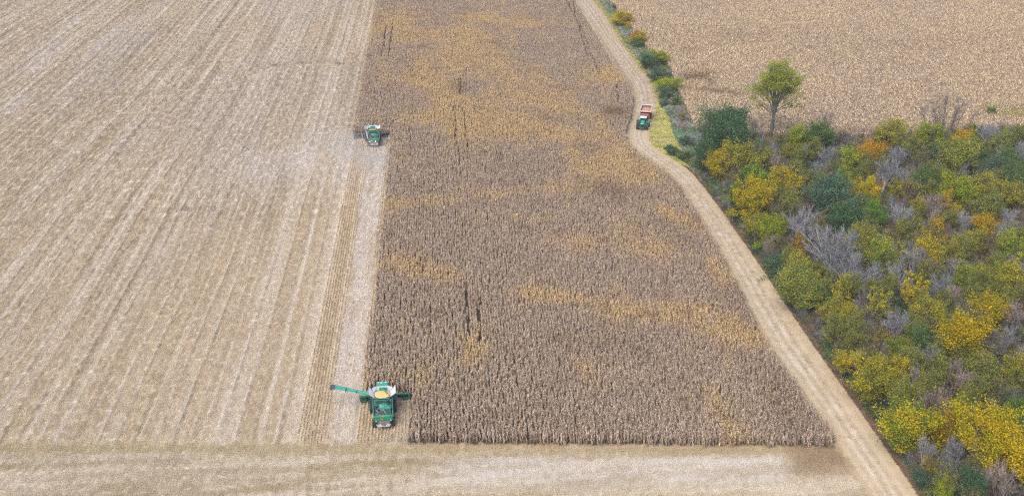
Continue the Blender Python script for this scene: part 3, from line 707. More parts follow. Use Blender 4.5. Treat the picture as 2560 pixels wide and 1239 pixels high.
def make_bare(seed, Rr=3.6, zc=5.2, fan=1.0, mt=None, stems=9, leafy=0):
    r = np.random.default_rng(seed); tb = TB(); tw = TB(); H = zc + Rr * .95
    base = [0, 0, 0]; top = np.array([r.normal(0, .2), r.normal(0, .2), zc - Rr * .75])
    tb.limb(curve(base, top, r, 3), .055 * Rr, .045 * Rr, 6)
    tips = []
    for i in range(stems):
        a = 2 * math.pi * i / stems + r.normal(0, .25); e = r.uniform(.15, 1.0) if i else 0
        end = np.array([math.cos(a) * Rr * e * fan, math.sin(a) * Rr * e * fan, zc + Rr * (1.0 - .75 * e * e) * r.uniform(.8, 1.02)])
        c1 = curve(top, end, r, 6, .05 * e, .05); tb.limb(c1, .024 * Rr, .006 * Rr, 4)
        for k in range(9):
            t = r.uniform(.25, 1); q = c1[int(t * 5)] * (1 - (t * 5) % 1) + c1[min(int(t * 5) + 1, 6)] * ((t * 5) % 1)
            d = end - top; d /= np.linalg.norm(d); g = r.normal(0, .55, 3) + d * 1.0 + np.array([0, 0, .35]); g /= np.linalg.norm(g)
            L = Rr * r.uniform(.3, .65) * (1.15 - .5 * t); e2 = q + g * L
            c2 = curve(q, e2, r, 3, .04, .06); tw.limb(c2, .009 * Rr, .003 * Rr, 3)
            for j in range(9):
                t2 = r.uniform(.2, 1); q2 = q + (e2 - q) * t2; g2 = g + r.normal(0, .5, 3) + np.array([0, 0, .15]); g2 /= np.linalg.norm(g2)
                e3 = q2 + g2 * L * r.uniform(.25, .6); tw.limb([q2, e3], .005 * Rr, .002 * Rr, 3)
                if j % 2 == 0:
                    for _ in range(2):
                        g3 = g2 + r.normal(0, .5, 3); g3 /= np.linalg.norm(g3); q3 = (q2 + e3) / 2; tw.limb([q3, q3 + g3 * L * .3], .0035 * Rr, .0015 * Rr, 3)
                tips.append(e3)
    mt = mt or M_TWIG
    crown = tw.mesh('bare_crown_%d' % seed, mt)
    return tb.mesh('bare_trunk_%d' % seed, M_GBARK if mt is M_TWIG else M_BARK), crown, Rr, zc

KIND = {}
KIND['round'] = [make_leafy(1000 + i, ncl=72, per=210) for i in range(4)]
KIND['giant'] = [make_leafy(1050, Rr=5.0, rz=5.2, zc=6.4, ncl=120, per=190, size=.24)]
KIND['loose'] = [make_leafy(1100 + i, ncl=64, per=190, airy=.45) for i in range(5)]
KIND['thin'] = [make_leafy(1200 + i, ncl=46, per=150, size=.22, airy=1.0) for i in range(3)]
KIND['column'] = [make_leafy(1300 + i, Rr=2.2, rz=4.0, zc=5.0, ncl=46, per=230, airy=.3) for i in range(3)]
KIND['shrub'] = [make_leafy(1400 + i, Rr=2.4, rz=1.9, zc=1.9, ncl=40, per=260, size=.2, airy=.15) for i in range(4)]
KIND['bare'] = [make_bare(1500 + i) for i in range(3)]
KIND['fan'] = [make_bare(1600 + i, zc=3.9, fan=1.25, stems=15) for i in range(2)]
KIND['brown'] = [make_bare(1700 + i, mt=M_TWIGR) for i in range(2)]
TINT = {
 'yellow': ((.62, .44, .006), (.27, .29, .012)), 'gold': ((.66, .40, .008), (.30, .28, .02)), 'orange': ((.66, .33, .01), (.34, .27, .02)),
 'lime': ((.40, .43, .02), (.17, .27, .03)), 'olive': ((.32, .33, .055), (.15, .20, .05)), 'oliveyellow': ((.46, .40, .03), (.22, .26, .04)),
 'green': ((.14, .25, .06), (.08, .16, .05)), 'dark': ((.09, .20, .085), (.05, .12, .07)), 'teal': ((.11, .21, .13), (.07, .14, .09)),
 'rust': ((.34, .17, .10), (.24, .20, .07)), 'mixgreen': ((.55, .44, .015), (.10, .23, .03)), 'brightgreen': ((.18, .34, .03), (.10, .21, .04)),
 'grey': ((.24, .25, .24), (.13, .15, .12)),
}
rt = random.Random(5)
def tree(x, y, rpx, kind, tint, label, name='tree', cat='tree', zc=None, group=None, sq=1.0):
    tr, cr, R0, Z0 = KIND[kind][rt.randrange(len(KIND[kind]))]
    s = 1.3 * rpx / scale_at(x, y, 5.0) / R0
    zs = zc / Z0 if zc else max(s * .95, .55) if kind != 'shrub' else s * sq
    if zc is None and kind not in ('shrub',): zs = .75 * s + .30
    base = P(x, y, Z0 * zs)
    t = empty(name, (base.x, base.y, 0), rt.uniform(0, 6.28))
    tag(t, label, cat, group)
    ax = rt.uniform(.84, 1.18)
    for nm, me in (('trunk', tr), ('crown', cr)):
        o = link(nm, me, t); o.scale = (s * ax, s / ax, zs)
        a, b = TINT[tint]; v = rt.uniform(.88, 1.12); o.color = (a[0] * v, a[1] * v, a[2] * v, 1); o['tint_b'] = [b[0] * v, b[1] * v, b[2] * v]
    return t

# crowns of the wood, row by row from the far edge to the near corner: (image x, y, crown radius, form, colour, label)
TREES = [
 (1815,338,54,'giant','dark','big round dark green tree at the wood corner nearest the tractor'),
 (1774,388,32,'round','dark','low dark green bush under the big round dark green tree'),
 (1798,414,27,'round','yellow','gold bush tree in front of the big round dark green tree'),
 (1853,402,44,'loose','oliveyellow','broad yellow-green tree right below the big dark green corner tree'),
 (1905,396,24,'loose','olive','small olive tree just below the foot of the tall lone tree'),
 (1882,318,26,'brown','rust','grey leafless scrubby tree between the round dark tree and the tall trunk'),
 (1958,352,24,'thin','olive','thin olive tree directly right of the tall lone trunk'),
 (1992,350,25,'round','lime','yellow-green bushy tree two crowns right of the tall lone trunk'),
 (2048,344,31,'round','green','green round tree on the far edge beside a tan thin one'),
 (2064,306,27,'brown','rust','thin tan leafless tree rising against the distant cornfield'),
 (2010,384,15,'bare','grey','slim grey leafless tree below the yellow-green far edge bushes'),
 (2072,394,27,'bare','grey','grey-blue leafless dome tree below the green far edge tree'),
 (2035,375,22,'loose','olive','olive tree between the slim grey and grey-blue leafless trees'),
 (1970,385,20,'loose','oliveyellow','small yellow-olive tree left of the slim grey leafless tree'),
 (1842,452,28,'thin','olive','sparse olive tree by the track below the gold bush tree'),
 (1888,448,27,'round','brightgreen','fresh green tree behind the tall yellow tree by the track'),
 (1836,500,21,'column','brightgreen','narrow bright green tree left of the tall yellow tree by the track'),
 (1882,498,42,'round','yellow','large bright yellow tree standing close to the track'),
 (1893,565,28,'loose','oliveyellow','olive-yellow lower tree under the large bright yellow trackside tree'),
 (1962,462,36,'loose','yellow','yellow-topped tree right behind the bright yellow trackside tree'),
 (1975,510,26,'loose','olive','olive tree below the yellow-topped tree'),
 (1928,580,30,'round','lime','lime green and yellow tree by the track above the dark green bush'),
 (1952,612,22,'thin','olive','dull olive sparse tree just right of the lime trackside tree'),
 (2004,565,46,'bare','grey','big lilac-grey leafless dome tree in the hollow of the wood'),
 (2056,562,26,'thin','oliveyellow','sparse yellowish tree against the lilac-grey dome tree'),
 (2078,495,44,'round','teal','large dark blue-green tree above the deep hollow'),
 (2040,455,24,'loose','olive','olive tree on the upper left of the dark blue-green tree'),
 (2112,440,24,'loose','lime','light yellow-green tree left above the bright yellow midwood tree'),
 (2164,480,27,'round','yellow','bright yellow rounded tree alone in the middle of the wood'),
 (2176,384,29,'round','orange','orange-gold tree near the far edge left of the tall leafless tree'),
 (2125,398,28,'loose','lime','yellow-green tree touching the orange-gold far edge tree on its left'),
 (2110,350,24,'thin','grey','grey-green thin bush on the far edge above the yellow-green tree'),
 (2228,338,36,'loose','oliveyellow','broad yellow-olive bush on the far edge against pale corn'),
 (2318,344,34,'loose','lime','yellow-green bush at the feet of the tall leafless tree'),
 (2398,352,24,'round','gold','gold-topped tree immediately right below the tall leafless tree'),
 (2392,390,42,'round','olive','large dull green tree under the gold-topped far edge tree'),
 (2432,336,20,'round','green','small green tree right of the gold-topped far edge tree'),
 (2474,338,30,'bare','grey','blue-grey leafless tree on the far edge with green tips'),
 (2497,368,30,'loose','olive','brownish olive tree below the blue-grey leafless far edge tree'),
 (2544,342,26,'loose','olive','olive bush on the far edge at the picture side'),
 (2545,392,34,'fan','grey','grey leafless thicket by the right picture side below the edge bushes'),
 (2456,400,15,'round','green','tiny dark green pointed tree beside the large dull green tree'),
 (2517,412,27,'round','green','mid green tree left below the grey leafless side thicket'),
 (2480,280,15,'shrub','green','green bush standing out in the distant corn'),
 (2330,395,18,'round','teal','small dark hollow tree left of the large dull green tree'),
 (2285,375,27,'loose','olive','olive tree between the orange-gold tree and dark hollow tree'),
 (2245,395,28,'bare','grey','grey leafless tree right of the orange-gold far edge tree'),
 (2213,432,34,'bare','grey','dark grey leafless tree above the bright yellow midwood tree'),
 (2242,475,17,'column','oliveyellow','narrow yellow-olive column tree right of the bright yellow midwood tree'),
 (2275,470,28,'thin','oliveyellow','sparse tan-yellow tree right of the narrow column tree'),
 (2312,452,23,'round','green','small dark green tree left of the lime green dome'),
 (2345,440,26,'loose','olive','dull olive tree behind the lime green dome'),
 (2392,484,38,'round','lime','lime green dome in the upper right of the wood'),
 (2445,472,33,'loose','oliveyellow','gold-brown tree on the right shoulder of the lime green dome'),
 (2366,512,17,'column','gold','little golden spire at the left foot of the lime green dome'),
 (2390,535,18,'loose','yellow','small tree with gold sprays below the lime green dome'),
 (2480,428,30,'loose','teal','bluish green tree above the gold-brown tree'),
 (2535,445,30,'loose','green','grey-green tree near the picture side below mid green tree'),
 (2535,492,36,'loose','oliveyellow','yellow-olive tree cut by the picture side level with lime dome'),
 (2462,526,34,'loose','olive','olive tree with a yellow streak right below the lime dome'),
 (2332,515,32,'brown','rust','mauve-brown leafless tree left of the little golden spire'),
 (2287,528,24,'loose','oliveyellow','olive tree with one yellow spray left of the mauve-brown tree'),
 (2247,545,34,'bare','grey','tall grey leafless tree in the wood centre'),
 (2182,538,24,'round','brightgreen','green-tipped dark tree below the bright yellow midwood tree'),
 (2118,560,36,'round','dark','darkest green tree at the bottom of the hollow'),
 (2145,590,24,'loose','dark','second dark green tree just right of the hollow bottom'),
 (2160,605,36,'loose','oliveyellow','pale yellow-olive tree above the fan of white branches'),
 (2192,640,37,'loose','lime','yellow-green tree right below the pale yellow-olive tree'),
 (2080,632,66,'fan','grey','huge blue-grey leafless tree whose white branches fan out upward'),
 (1999,622,19,'column','orange','rusty-topped narrow tree between the dark bush and fanned branches'),
 (1940,662,33,'shrub','dark','dark green trackside bush with a yellow spot'),
 (1955,650,11,'shrub','yellow','small yellow spray on the dark green trackside bush'),
 (2004,672,32,'loose','oliveyellow','yellow-olive tree beneath the rusty-topped narrow tree'),
 (2005,722,42,'round','olive','dense olive green tree bulging toward the track'),
 (2052,690,24,'loose','olive','olive tree at the foot of the huge fanned leafless tree'),
 (2048,742,28,'loose','green','dull green tree right of the dense olive trackside tree'),
 (2132,684,46,'fan','grey','second fanned leafless tree right below the huge one'),
 (2105,735,25,'column','oliveyellow','narrow olive tree with a yellow tip under the second fan'),
 (2078,780,30,'loose','oliveyellow','yellow-green tree by the track right below the dense olive tree'),
 (2128,795,29,'round','oliveyellow','golden-olive tree beside the brown gap'),
 (2202,765,29,'column','oliveyellow','tall yellow-green tree right of the golden-olive tree'),
 (2165,745,24,'bare','grey','grey leafless tree between two yellow-green columns'),
 (2235,690,28,'bare','grey','pale grey leafless tree with slender upright stems'),
 (2282,655,36,'bare','grey','whitish leafless tree with clear branches at the wood centre'),
 (2332,588,25,'column','gold','brownish gold spire tree rising above the olive canopy'),
 (2322,640,36,'loose','yellow','yellow-olive tree under the brownish gold spire'),
 (2378,640,30,'loose','oliveyellow','olive-yellow tree right of the yellow-olive spire base'),
 (2250,635,19,'column','oliveyellow','small pale yellow tree left of the spire base'),
 (2466,572,28,'round','gold','golden tree among brown branches right of the spire'),
 (2425,612,32,'loose','oliveyellow','yellow-green tree lower left of the golden tree'),
 (2475,615,30,'thin','rust','brown sparse tree under the golden tree'),
 (2527,620,34,'loose','lime','lime-yellow tree near the picture side right of the golden tree'),
 (2410,560,28,'bare','grey','dark grey leafless tree between spire and golden tree'),
 (2520,560,32,'bare','grey','grey leafless tree at the side above the lime-yellow tree'),
 (2293,735,30,'column','yellow','gold-topped upright tree in the middle lower wood'),
 (2345,690,34,'thin','olive','sparse olive tree right above the gold-topped upright tree'),
 (2355,720,32,'bare','grey','lilac-grey leafless tree right of the gold-topped upright tree'),
 (2415,700,30,'loose','lime','yellow-lime tree right of the lilac-grey leafless tree'),
 (2455,690,24,'loose','oliveyellow','olive-yellow tree between the yellow-lime tree and gold-flecked tree'),
 (2520,708,38,'round','oliveyellow','gold-flecked round tree near the picture side'),
 (2468,780,35,'round','yellow','brightest golden yellow tree in the lower right wood'),
 (2398,838,54,'round','yellow','wide golden yellow tree left below the brightest golden one'),
 (2330,790,36,'loose','oliveyellow','olive-yellow tree above the wide golden tree'),
 (2392,765,26,'thin','olive','sparse green tree between the yellow-lime and wide golden trees'),
 (2245,815,36,'bare','grey','blue-grey leafless tree left of the olive-yellow tree'),
 (2305,848,32,'loose','green','dull grey-green tree left of the wide golden tree'),
 (2538,790,32,'brown','rust','brown leafless tree right of the brightest golden tree'),
 (2520,845,28,'bare','grey','dark leafless tree below the brown one at the picture side'),
 (2132,862,30,'loose','olive','olive tree by the track below the brown gap'),
 (2112,905,24,'loose','yellow','yellow-green bush leaning over the brown litter strip'),
 (2168,880,26,'thin','oliveyellow','thin yellow-olive tree behind the leaning yellow-green bush'),
 (2205,842,24,'thin','yellow','sparse tree with gold crown tips left below blue-grey leafless tree'),
 (2246,872,27,'loose','lime','yellow sprayed small tree right of the gold-tipped sparse tree'),
 (2183,945,46,'round','oliveyellow','big speckled yellow tree over the track edge'),
 (2238,930,34,'loose','yellow','orange-tipped yellow tree touching the big speckled one'),
 (2262,982,38,'round','olive','brown-olive round tree below the orange-tipped yellow tree'),
 (2292,912,30,'loose','olive','olive tree right of the orange-tipped yellow tree'),
 (2346,945,29,'column','olive','upright olive tree in the lower middle of the wood'),
 (2328,895,26,'bare','grey','grey leafless tree above the upright olive tree'),
 (2455,940,42,'loose','olive','large grey-green tree with an orange tip'),
 (2440,908,15,'column','gold','orange spray topping the large grey-green tree'),
 (2524,930,37,'loose','oliveyellow','gold-green tree by the picture side right of the grey-green one'),
 (2400,965,36,'brown','rust','brown-grey leafless tree left of the large grey-green tree'),
 (2400,900,22,'loose','olive','small olive tree below the wide golden tree'),
 (2490,880,26,'thin','grey','pale grey twiggy tree below the brightest golden tree'),
 (2350,1002,30,'brown','rust','dark brown leafless tree above the orange tree'),
 (2268,1062,54,'round','mixgreen','green tree speckled with gold leaning to the track'),
 (2398,1040,24,'column','lime','narrow yellow-green spire left of the giant golden tree'),
 (2362,1078,32,'round','gold','orange-brown tree between the speckled green and giant golden trees'),
 (2350,1118,26,'shrub','yellow','small bright yellow tree under the orange-brown one'),
 (2482,1108,66,'giant','yellow','giant golden tree in the near corner of the wood'),
 (2535,1030,26,'round','brightgreen','fresh green tree behind the right shoulder of the giant golden tree'),
 (2420,1000,26,'loose','olive','olive tree above the narrow yellow-green spire'),
 (2386,1145,40,'fan','grey','grey leafless tree with drooping white twigs left of the giant golden'),
 (2322,1160,22,'thin','yellow','sparse yellow bush by the litter strip near the picture bottom'),
 (2306,1195,26,'shrub','teal','blue-green bush where the track leaves the picture'),
 (2500,1205,50,'brown','rust','pinkish brown leafless tree below the giant golden tree'),
 (2420,1215,36,'round','dark','dark green tree at the bottom beneath the drooping twigs'),
 (2362,1228,22,'round','lime','yellow-green bush on the bottom picture edge'),
 (2550,1180,32,'loose','green','green tree in the bottom picture corner'),
 (1938,560,10,'shrub','rust','tiny red-brown shrub'), 
]
TREES = [t for t in TREES if 'tiny red-brown' not in t[5]]
for x, y, r, k, c, lb in TREES:
    tree(x, y, r, k, c, lb, name={'bare': 'leafless_tree', 'fan': 'leafless_tree', 'brown': 'leafless_tree', 'shrub': 'bush'}.get(k, 'tree'), cat='bush' if k == 'shrub' else 'tree')

# hedgerow beside the track, from the far end to the wood
HEDGES = [
 (1556,46,22,'round','yellow','yellow tree farthest along the hedgerow'),
 (1571,67,10,'shrub','yellow','small yellow bush under the farthest hedgerow tree'),
 (1594,94,19,'round','gold','orange-gold tree in the hedgerow'),
 (1588,108,16,'shrub','green','green bush at the left foot of the orange-gold hedgerow tree'),
 (1603,112,12,'shrub','green','green bush at the right foot of the orange-gold hedgerow tree'),
 (1622,153,23,'round','dark','dark green tree in the hedgerow beside the lime one'),
 (1648,144,21,'round','lime','lime green tree touching the dark green hedgerow tree'),
 (1657,174,11,'shrub','lime','small lime bush below the lime hedgerow tree'),
 (1640,188,22,'shrub','teal','blue-grey bush below the dark green hedgerow tree'),
 (1668,190,16,'shrub','teal','blue-green bush right of the blue-grey one'),
 (1668,210,24,'round','lime','yellow-green dome in the hedgerow above the teal bush'),
 (1664,232,22,'shrub','teal','teal bush under the yellow-green hedgerow dome'),
 (1692,252,18,'shrub','green','grey-green bush nearest the cornfield edge'),
 (1662,258,14,'shrub','teal','dark teal bush at the top of the mown grass'),
 (1708,290,10,'thin','yellow','thin yellow sapling between weeds and distant corn'),
 (1712,318,14,'brown','rust','brown leafless shrub under the thin yellow sapling'),
 (1698,278,14,'bare','grey','grey leafless shrub above the thin yellow sapling'),
 (1718,352,20,'shrub','teal','pale blue-green weed clump by the end of the grass'),
 (1742,350,18,'fan','grey','grey leafless thicket left of the big round dark tree'),
 (1680,376,17,'shrub','dark','dark green bush at the bend of the track'),
 (1712,388,17,'shrub','green','green bush between the track bend and the wood'),
 (1748,408,20,'shrub','green','dull green bush where the hedgerow joins the wood'),
 (1536,18,9,'shrub','teal','farthest low teal bush of the hedgerow'),
 (1572,84,9,'bare','grey','grey twiggy shrub left of the orange-gold hedgerow tree'),
]
for x, y, r, k, c, lb in HEDGES:
    tree(x, y, r * (.85 if k == 'shrub' else 1.12), k, c, lb, name='hedgerow_bush' if k == 'shrub' else 'hedgerow_tree', cat='bush' if k == 'shrub' else 'tree', zc={'round': 3.2, 'thin': 2.6, 'brown': 2.4, 'bare': 2.4, 'fan': 2.4}.get(k))

# filling trees that the photograph does not tell apart
wood_poly_in = WOOD
ex = np.array([(t[0], t[1], t[2]) for t in TREES], float)
r5 = np.random.default_rng(11); placed = []; tries = 0
kinds = [('loose', 'olive', 'small dull olive tree', 'dull olive filling trees'), ('bare', 'grey', 'small grey leafless tree', 'grey leafless filling trees'), ('thin', 'olive', 'thin twiggy olive tree', 'thin twiggy filling trees'), ('brown', 'rust', 'small brown leafless tree', 'brown leafless filling trees')]
import re as _re
marks = [(t[0], t[1], t[5]) for t in TREES if len(t[5].split()) <= 8]; used = set()
def where(x, y, head):
    for mx_, my_, lb in sorted(marks, key=lambda q: math.hypot(q[0] - x, q[1] - y)):
        dx, dy = x - mx_, y - my_
        d = ('right of' if dx > 0 else 'left of') if abs(dx) > abs(dy) else ('below' if dy > 0 else 'above')
        s_ = head + ' just ' + d + ' the ' + lb
        if (d, lb) in used or len(s_.split()) > 16: continue
        used.add((d, lb)); return s_
while len(placed) < 105 and tries < 6000:
    tries += 1
    x, y = r5.uniform(1800, 2600), r5.uniform(370, 1260); rr = (14 + 15 * (y / 1239))
    gx_, gy_ = proj(*at(x, y, 4.5)[:2])
    if not inside(np.array([gx_]), np.array([gy_]), WOOD)[0]: continue
    if (np.hypot(ex[:, 0] - x, ex[:, 1] - y) < ex[:, 2] * .58 + rr * .40).any(): continue
    if any(math.hypot(a - x, b - y) < rr * 1.3 for a, b in placed): continue
    placed.append((x, y)); k = kinds[r5.choice(4, p=[.54, .16, .20, .10])]
    tree(x, y, rr, k[0], k[1], where(x, y, k[2]), name='leafless_tree' if k[0] in ('bare', 'brown') else 'tree', zc=4.6 if k[0] != 'bare' else 4.4, group=k[3])
print('fill', len(placed))

# ------------------------------------------------------------------ the tall lone tree
def tall_tree():
    r = np.random.default_rng(42); base = P(1926, 356); s = scale_at(1926, 356)
    H = 24.5; tb = TB(); k = .92
    t = empty('tall_tree', base); tag(t, 'tall lone tree with forked grey trunk and airy olive crown, towering over the wood', 'tree')
    t.rotation_euler = (0, 0, -YAW)
    # two stems that part low down and a vase of rising limbs (x to the right, z up)
    tb.limb([[-.1, 0, 0], [0, 0, 3], [.1, 0, 6.5]], .62, .5, 9)
    st = []
    ends = [(-5.6, .5, 15.5), (-3.9, -1.5, 18.5), (-2.0, 1, 21), (-.4, -1, 21.8), (1.6, .6, 22), (3.1, -1.2, 20.8), (5.0, 1, 19), (6.6, -.5, 16.8), (-2.6, 2.5, 17), (2.6, 2.8, 18), (4.6, 2, 14.5), (-.2, 2.6, 19.5), (.8, -2.6, 18.5)]
    cen = []; rad = []
    for i, e in enumerate(ends):
        e = np.array(e, float); z0 = 6 + 3.2 * r.random(); e[2] += .8; p0 = np.array([.12 * np.sign(e[0]) + .1, 0, z0]); mid = p0 * .45 + e * .55; mid[0] *= .62; mid[1] *= .6
        pts = [p0, (p0 + mid) / 2 + np.array([0, 0, .5]), mid, (mid + e) / 2 + r.normal(0, .25, 3), e]
        tb.limb([np.array([.05, 0, 4.5 + r.random()]), p0] + pts[1:3], .26, .15, 6); tb.limb(pts[2:], .15, .04, 5); st.append(pts)
        for j in range(9):
            q = pts[2] + (e - pts[2]) * r.uniform(0, 1.0); g = r.normal(0, 1, 3) * np.array([1, 1, .6]) + (e - mid) / np.linalg.norm(e - mid) * .9 + np.array([0, 0, .4]); L = r.uniform(1.0, 2.6); g = g / np.linalg.norm(g) * L
            tb.limb(curve(q, q + g, r, 3, .05), .05, .015, 4)
            for m in range(7):
                q2 = q + g * r.uniform(.3, 1); g2 = g / L + r.normal(0, .7, 3); g2 = g2 / np.linalg.norm(g2) * r.uniform(.5, 1.3); tb.limb([q2, q2 + g2], .02, .006, 3)
            if r.random() < .86 and (q + g)[2] > 12.5: cen.append(q + g); rad.append(r.uniform(.9, 1.7)); cen.append(pts[2] + (e - pts[2]) * r.uniform(.5, 1.05) + r.normal(0, 1.0, 3)); rad.append(r.uniform(.9, 1.6))
    for e, z0 in (((-4.8, 0, 12.2), 8.5), ((-3.8, .5, 11.0), 8), ((-6.2, 0, 13.5), 9), ((6.9, .5, 13.4), 9), ((3.2, 0, 7.6), 6.2), ((6.8, 0, 11.6), 9), ((5.2, 1, 10.6), 8.5), ((-3.4, -.5, 7.4), 6.8)):
        p0 = np.array([0, 0, z0]); e = np.array(e); c1 = curve(p0, e, r, 5, .06, .05); tb.limb(c1, .10, .025, 5)
        for j in range(14):
            q = c1[r.integers(2, 6)]; g = r.normal(0, 1, 3) + (e - p0) / 4; g = g / np.linalg.norm(g) * r.uniform(.6, 1.6); tb.limb([q, q + g], .022, .006, 3)
            for m in range(4): tb.limb([q + g * .5, q + g * .5 + r.normal(0, .4, 3)], .012, .004, 3)
        if abs(e[0]) > 3.3 and e[2] > 10: cen += [e + r.normal(0, .5, 3) for _ in range(5)]; rad += [.9, .7, 1.0, .8, .6]
    for j in range(46):
        d_ = r.normal(0, 1, 3); d_ /= np.linalg.norm(d_); q_ = np.array([0, 0, 16.2]) + d_ * r.uniform(.5, 1) * np.array([6.9, 3.6, 6.3]); cen.append(q_); rad.append(r.uniform(.8, 1.3))
        tb.limb(curve([q_[0] * .45, q_[1] * .4, 11 + .25 * (q_[2] - 11)], q_, r, 3), .05, .012, 4)
    for j in range(22):                                                # water shoots round the lower stems
        z = r.uniform(5, 11); a = r.uniform(0, 6.28); p0 = np.array([0, 0, z]); g = np.array([math.cos(a), math.sin(a), .9]) * r.uniform(.8, 2); tb.limb(curve(p0, p0 + g, r, 2), .025, .006, 3)
    link('trunk', tb.mesh('tall_trunk', mat('grey_bark', (.10, .11, .105), .9, noise=.4, nscale=1.5)), t)
    V, F, T, S = leaves(r, cen, rad, 72, .26)
    c = link('crown', np_mesh('tall_crown', V, F, M_LEAF, fattr={'tone': T, 'shade': S}), t)
    c.color = (.42, .43, .055, 1); c['tint_b'] = [.22, .30, .065]
tall_tree()
def tall_bare():
    r = np.random.default_rng(43); tb = TB(); tw = TB(); base = P(2352, 378); t = empty('leafless_tree', base, -YAW)
    tag(t, 'tall many-stemmed leafless tree with a few yellow leaves, rising against the distant corn', 'tree')
    cen = []; rad = []
    for i in range(11):
        x = -6.2 + 12.6 * i / 10 + r.normal(0, .3); e = np.array([x, r.normal(0, 2), 14.5 - .075 * x * x + r.normal(0, .6)]); b = np.array([x * .16, r.normal(0, .4), 0])
        c1 = curve(b, e, r, 7, 0, .03); tb.limb(c1, .17, .03, 5)
        for j in range(34):
            q = c1[r.integers(3, 8)]; d = (e - b) / np.linalg.norm(e - b); g = d + r.normal(0, .45, 3); g = g / np.linalg.norm(g) * r.uniform(1.2, 3.0); tw.limb(curve(q, q + g, r, 2), .04, .014, 3)
            for m in range(8):
                q2 = q + g * r.uniform(.2, 1); g2 = g / 2 + r.normal(0, .6, 3); g2 = g2 / np.linalg.norm(g2) * r.uniform(.5, 1.2); tw.limb([q2, q2 + g2], .02, .009, 3)
            if r.random() < .10: cen.append(q + g); rad.append(.4)
    link('trunk', tb.mesh('many_stems', M_BARK), t)
    link('twigs', tw.mesh('many_twigs', mat('purple_grey_twigs', (.235, .20, .20), .9)), t)
    V, F, T, S = leaves(r, cen, rad, 120, .2)
    c = link('crown', np_mesh('few_leaves', V, F, M_LEAF, fattr={'tone': T, 'shade': S}), t); c.color = (.42, .30, .03, 1); c['tint_b'] = [.28, .24, .04]
tall_bare()

nd_ = lp[1:] - lp[:-1]; nd_ /= np.linalg.norm(nd_, axis=1)[:, None] + 1e-9; nv2 = np.stack([-nd_[:, 1], nd_[:, 0]], 1)
# ------------------------------------------------------------------ low cover: undergrowth of the wood, weeds of the hedgerow, mown grass
M_UND = tone_mat('undergrowth_leaves', .5, 1.5)
def clump(seed, n, h, spread, size, twigs=0, blade=False):
    r = np.random.default_rng(seed); V = []; F = []; S = []
    for i in range(n):
        rr = spread * math.sqrt(r.random()); a = r.uniform(0, 6.28); z = h * r.random() ** .7 * (1 - .5 * (rr / spread) ** 2)
        if blade:
            p = np.array([math.cos(a) * rr, math.sin(a) * rr, 0]); l = np.array([r.normal(0, .35), r.normal(0, .35), 1]) * h * r.uniform(.5, 1); q = np.array([math.cos(a * 3), math.sin(a * 3), 0]) * size
            o = len(V); V += [tuple(p - q), tuple(p + q), tuple(p + l + q * .3), tuple(p + l - q * .3)]
        else:
            p = np.array([math.cos(a) * rr, math.sin(a) * rr, z]); u = r.normal(0, 1, 3); u /= np.linalg.norm(u); w_ = np.cross(u, r.normal(0, 1, 3)); w_ /= np.linalg.norm(w_); q = size * r.uniform(.6, 1.3)
            o = len(V); V += [tuple(p - u * q), tuple(p + w_ * q * .6), tuple(p + u * q), tuple(p - w_ * q * .6)]
        F.append((o, o + 1, o + 2, o + 3)); S.append(r.random())
    for i in range(twigs):
        a = r.uniform(0, 6.28); p = np.array([r.normal(0, spread * .2), r.normal(0, spread * .2), 0]); e = np.array([math.cos(a) * spread * r.random(), math.sin(a) * spread * r.random(), h * r.uniform(.7, 1.25)]); q = np.array([math.sin(a), -math.cos(a), 0]) * .02
        m_ = (p + e) / 2 + r.normal(0, .15, 3); o = len(V)
        V += [tuple(p - q), tuple(p + q), tuple(m_ + q * .7), tuple(m_ - q * .7), tuple(e + q * .4), tuple(e - q * .4)]; F += [(o, o + 1, o + 2, o + 3), (o + 3, o + 2, o + 4, o + 5)]; S += [.9, .9]
    return template('clump_%d' % seed, V, F, M_UND, {'shade': S})
und_t = [clump(800 + i, 420, 1.9, 1.3, .12, 20) for i in range(3)] + [clump(810 + i, 60, 2.4, 1.4, .08, 190) for i in range(3)]
X, Y = jgrid(-20, 280, 108, 325, 1.35, .4); px, py = proj(X, Y)
m = inside(px, py, WOOD) & in_frame(px, py, 120); X, Y, px, py = X[m], Y[m], px[m], py[m]; n = len(X)
pal = np.array([[.07, .12, .055], [.05, .10, .06], [.15, .17, .055], [.15, .15, .15], [.16, .165, .18], [.16, .12, .09], [.24, .22, .05], [.10, .12, .08]])
zone = np.clip(fbm(X / 7, Y / 7, 140) * 1.6 - .3, 0, .999); ci = np.where(rng.random(n) < .6, (zone * 8).astype(int), rng.integers(0, 8, n))
T = pal[ci] * rng.uniform(.75, 1.25, n)[:, None]; tw_ = (ci == 3) | (ci == 4) | (ci == 5)
de = seg_dist(px, py, WOOD[:13]); hgt = rng.uniform(.6, 1.6, n) * (0.55 + .55 * ss(4, 40, de))
print('undergrowth', n)
scatter('undergrowth', np.stack([X, Y, np.zeros(n)], 1), rng.uniform(0, 6.28, n), np.stack([rng.uniform(.8, 1.2, n), rng.uniform(.8, 1.2, n), hgt], 1), T, np.where(tw_, rng.integers(3, 6, n), rng.integers(0, 3, n)), und_t,
        'dense undergrowth of dark green shrubs and grey twigs filling the wood floor', 'undergrowth')
X, Y = jgrid(0, 110, 225, 610, .72, .45); px, py = proj(X, Y)
vg = inside(px, py, VERGE); m = inside(px, py, HEDGE) & ~vg & in_frame(px, py, 40); X1, Y1 = X[m], Y[m]; n = len(X1); px1, py1 = px[m], py[m]
pal = np.array([[.10, .20, .10], [.14, .26, .16], [.18, .26, .09], [.27, .24, .23], [.25, .37, .27], [.32, .26, .15]])
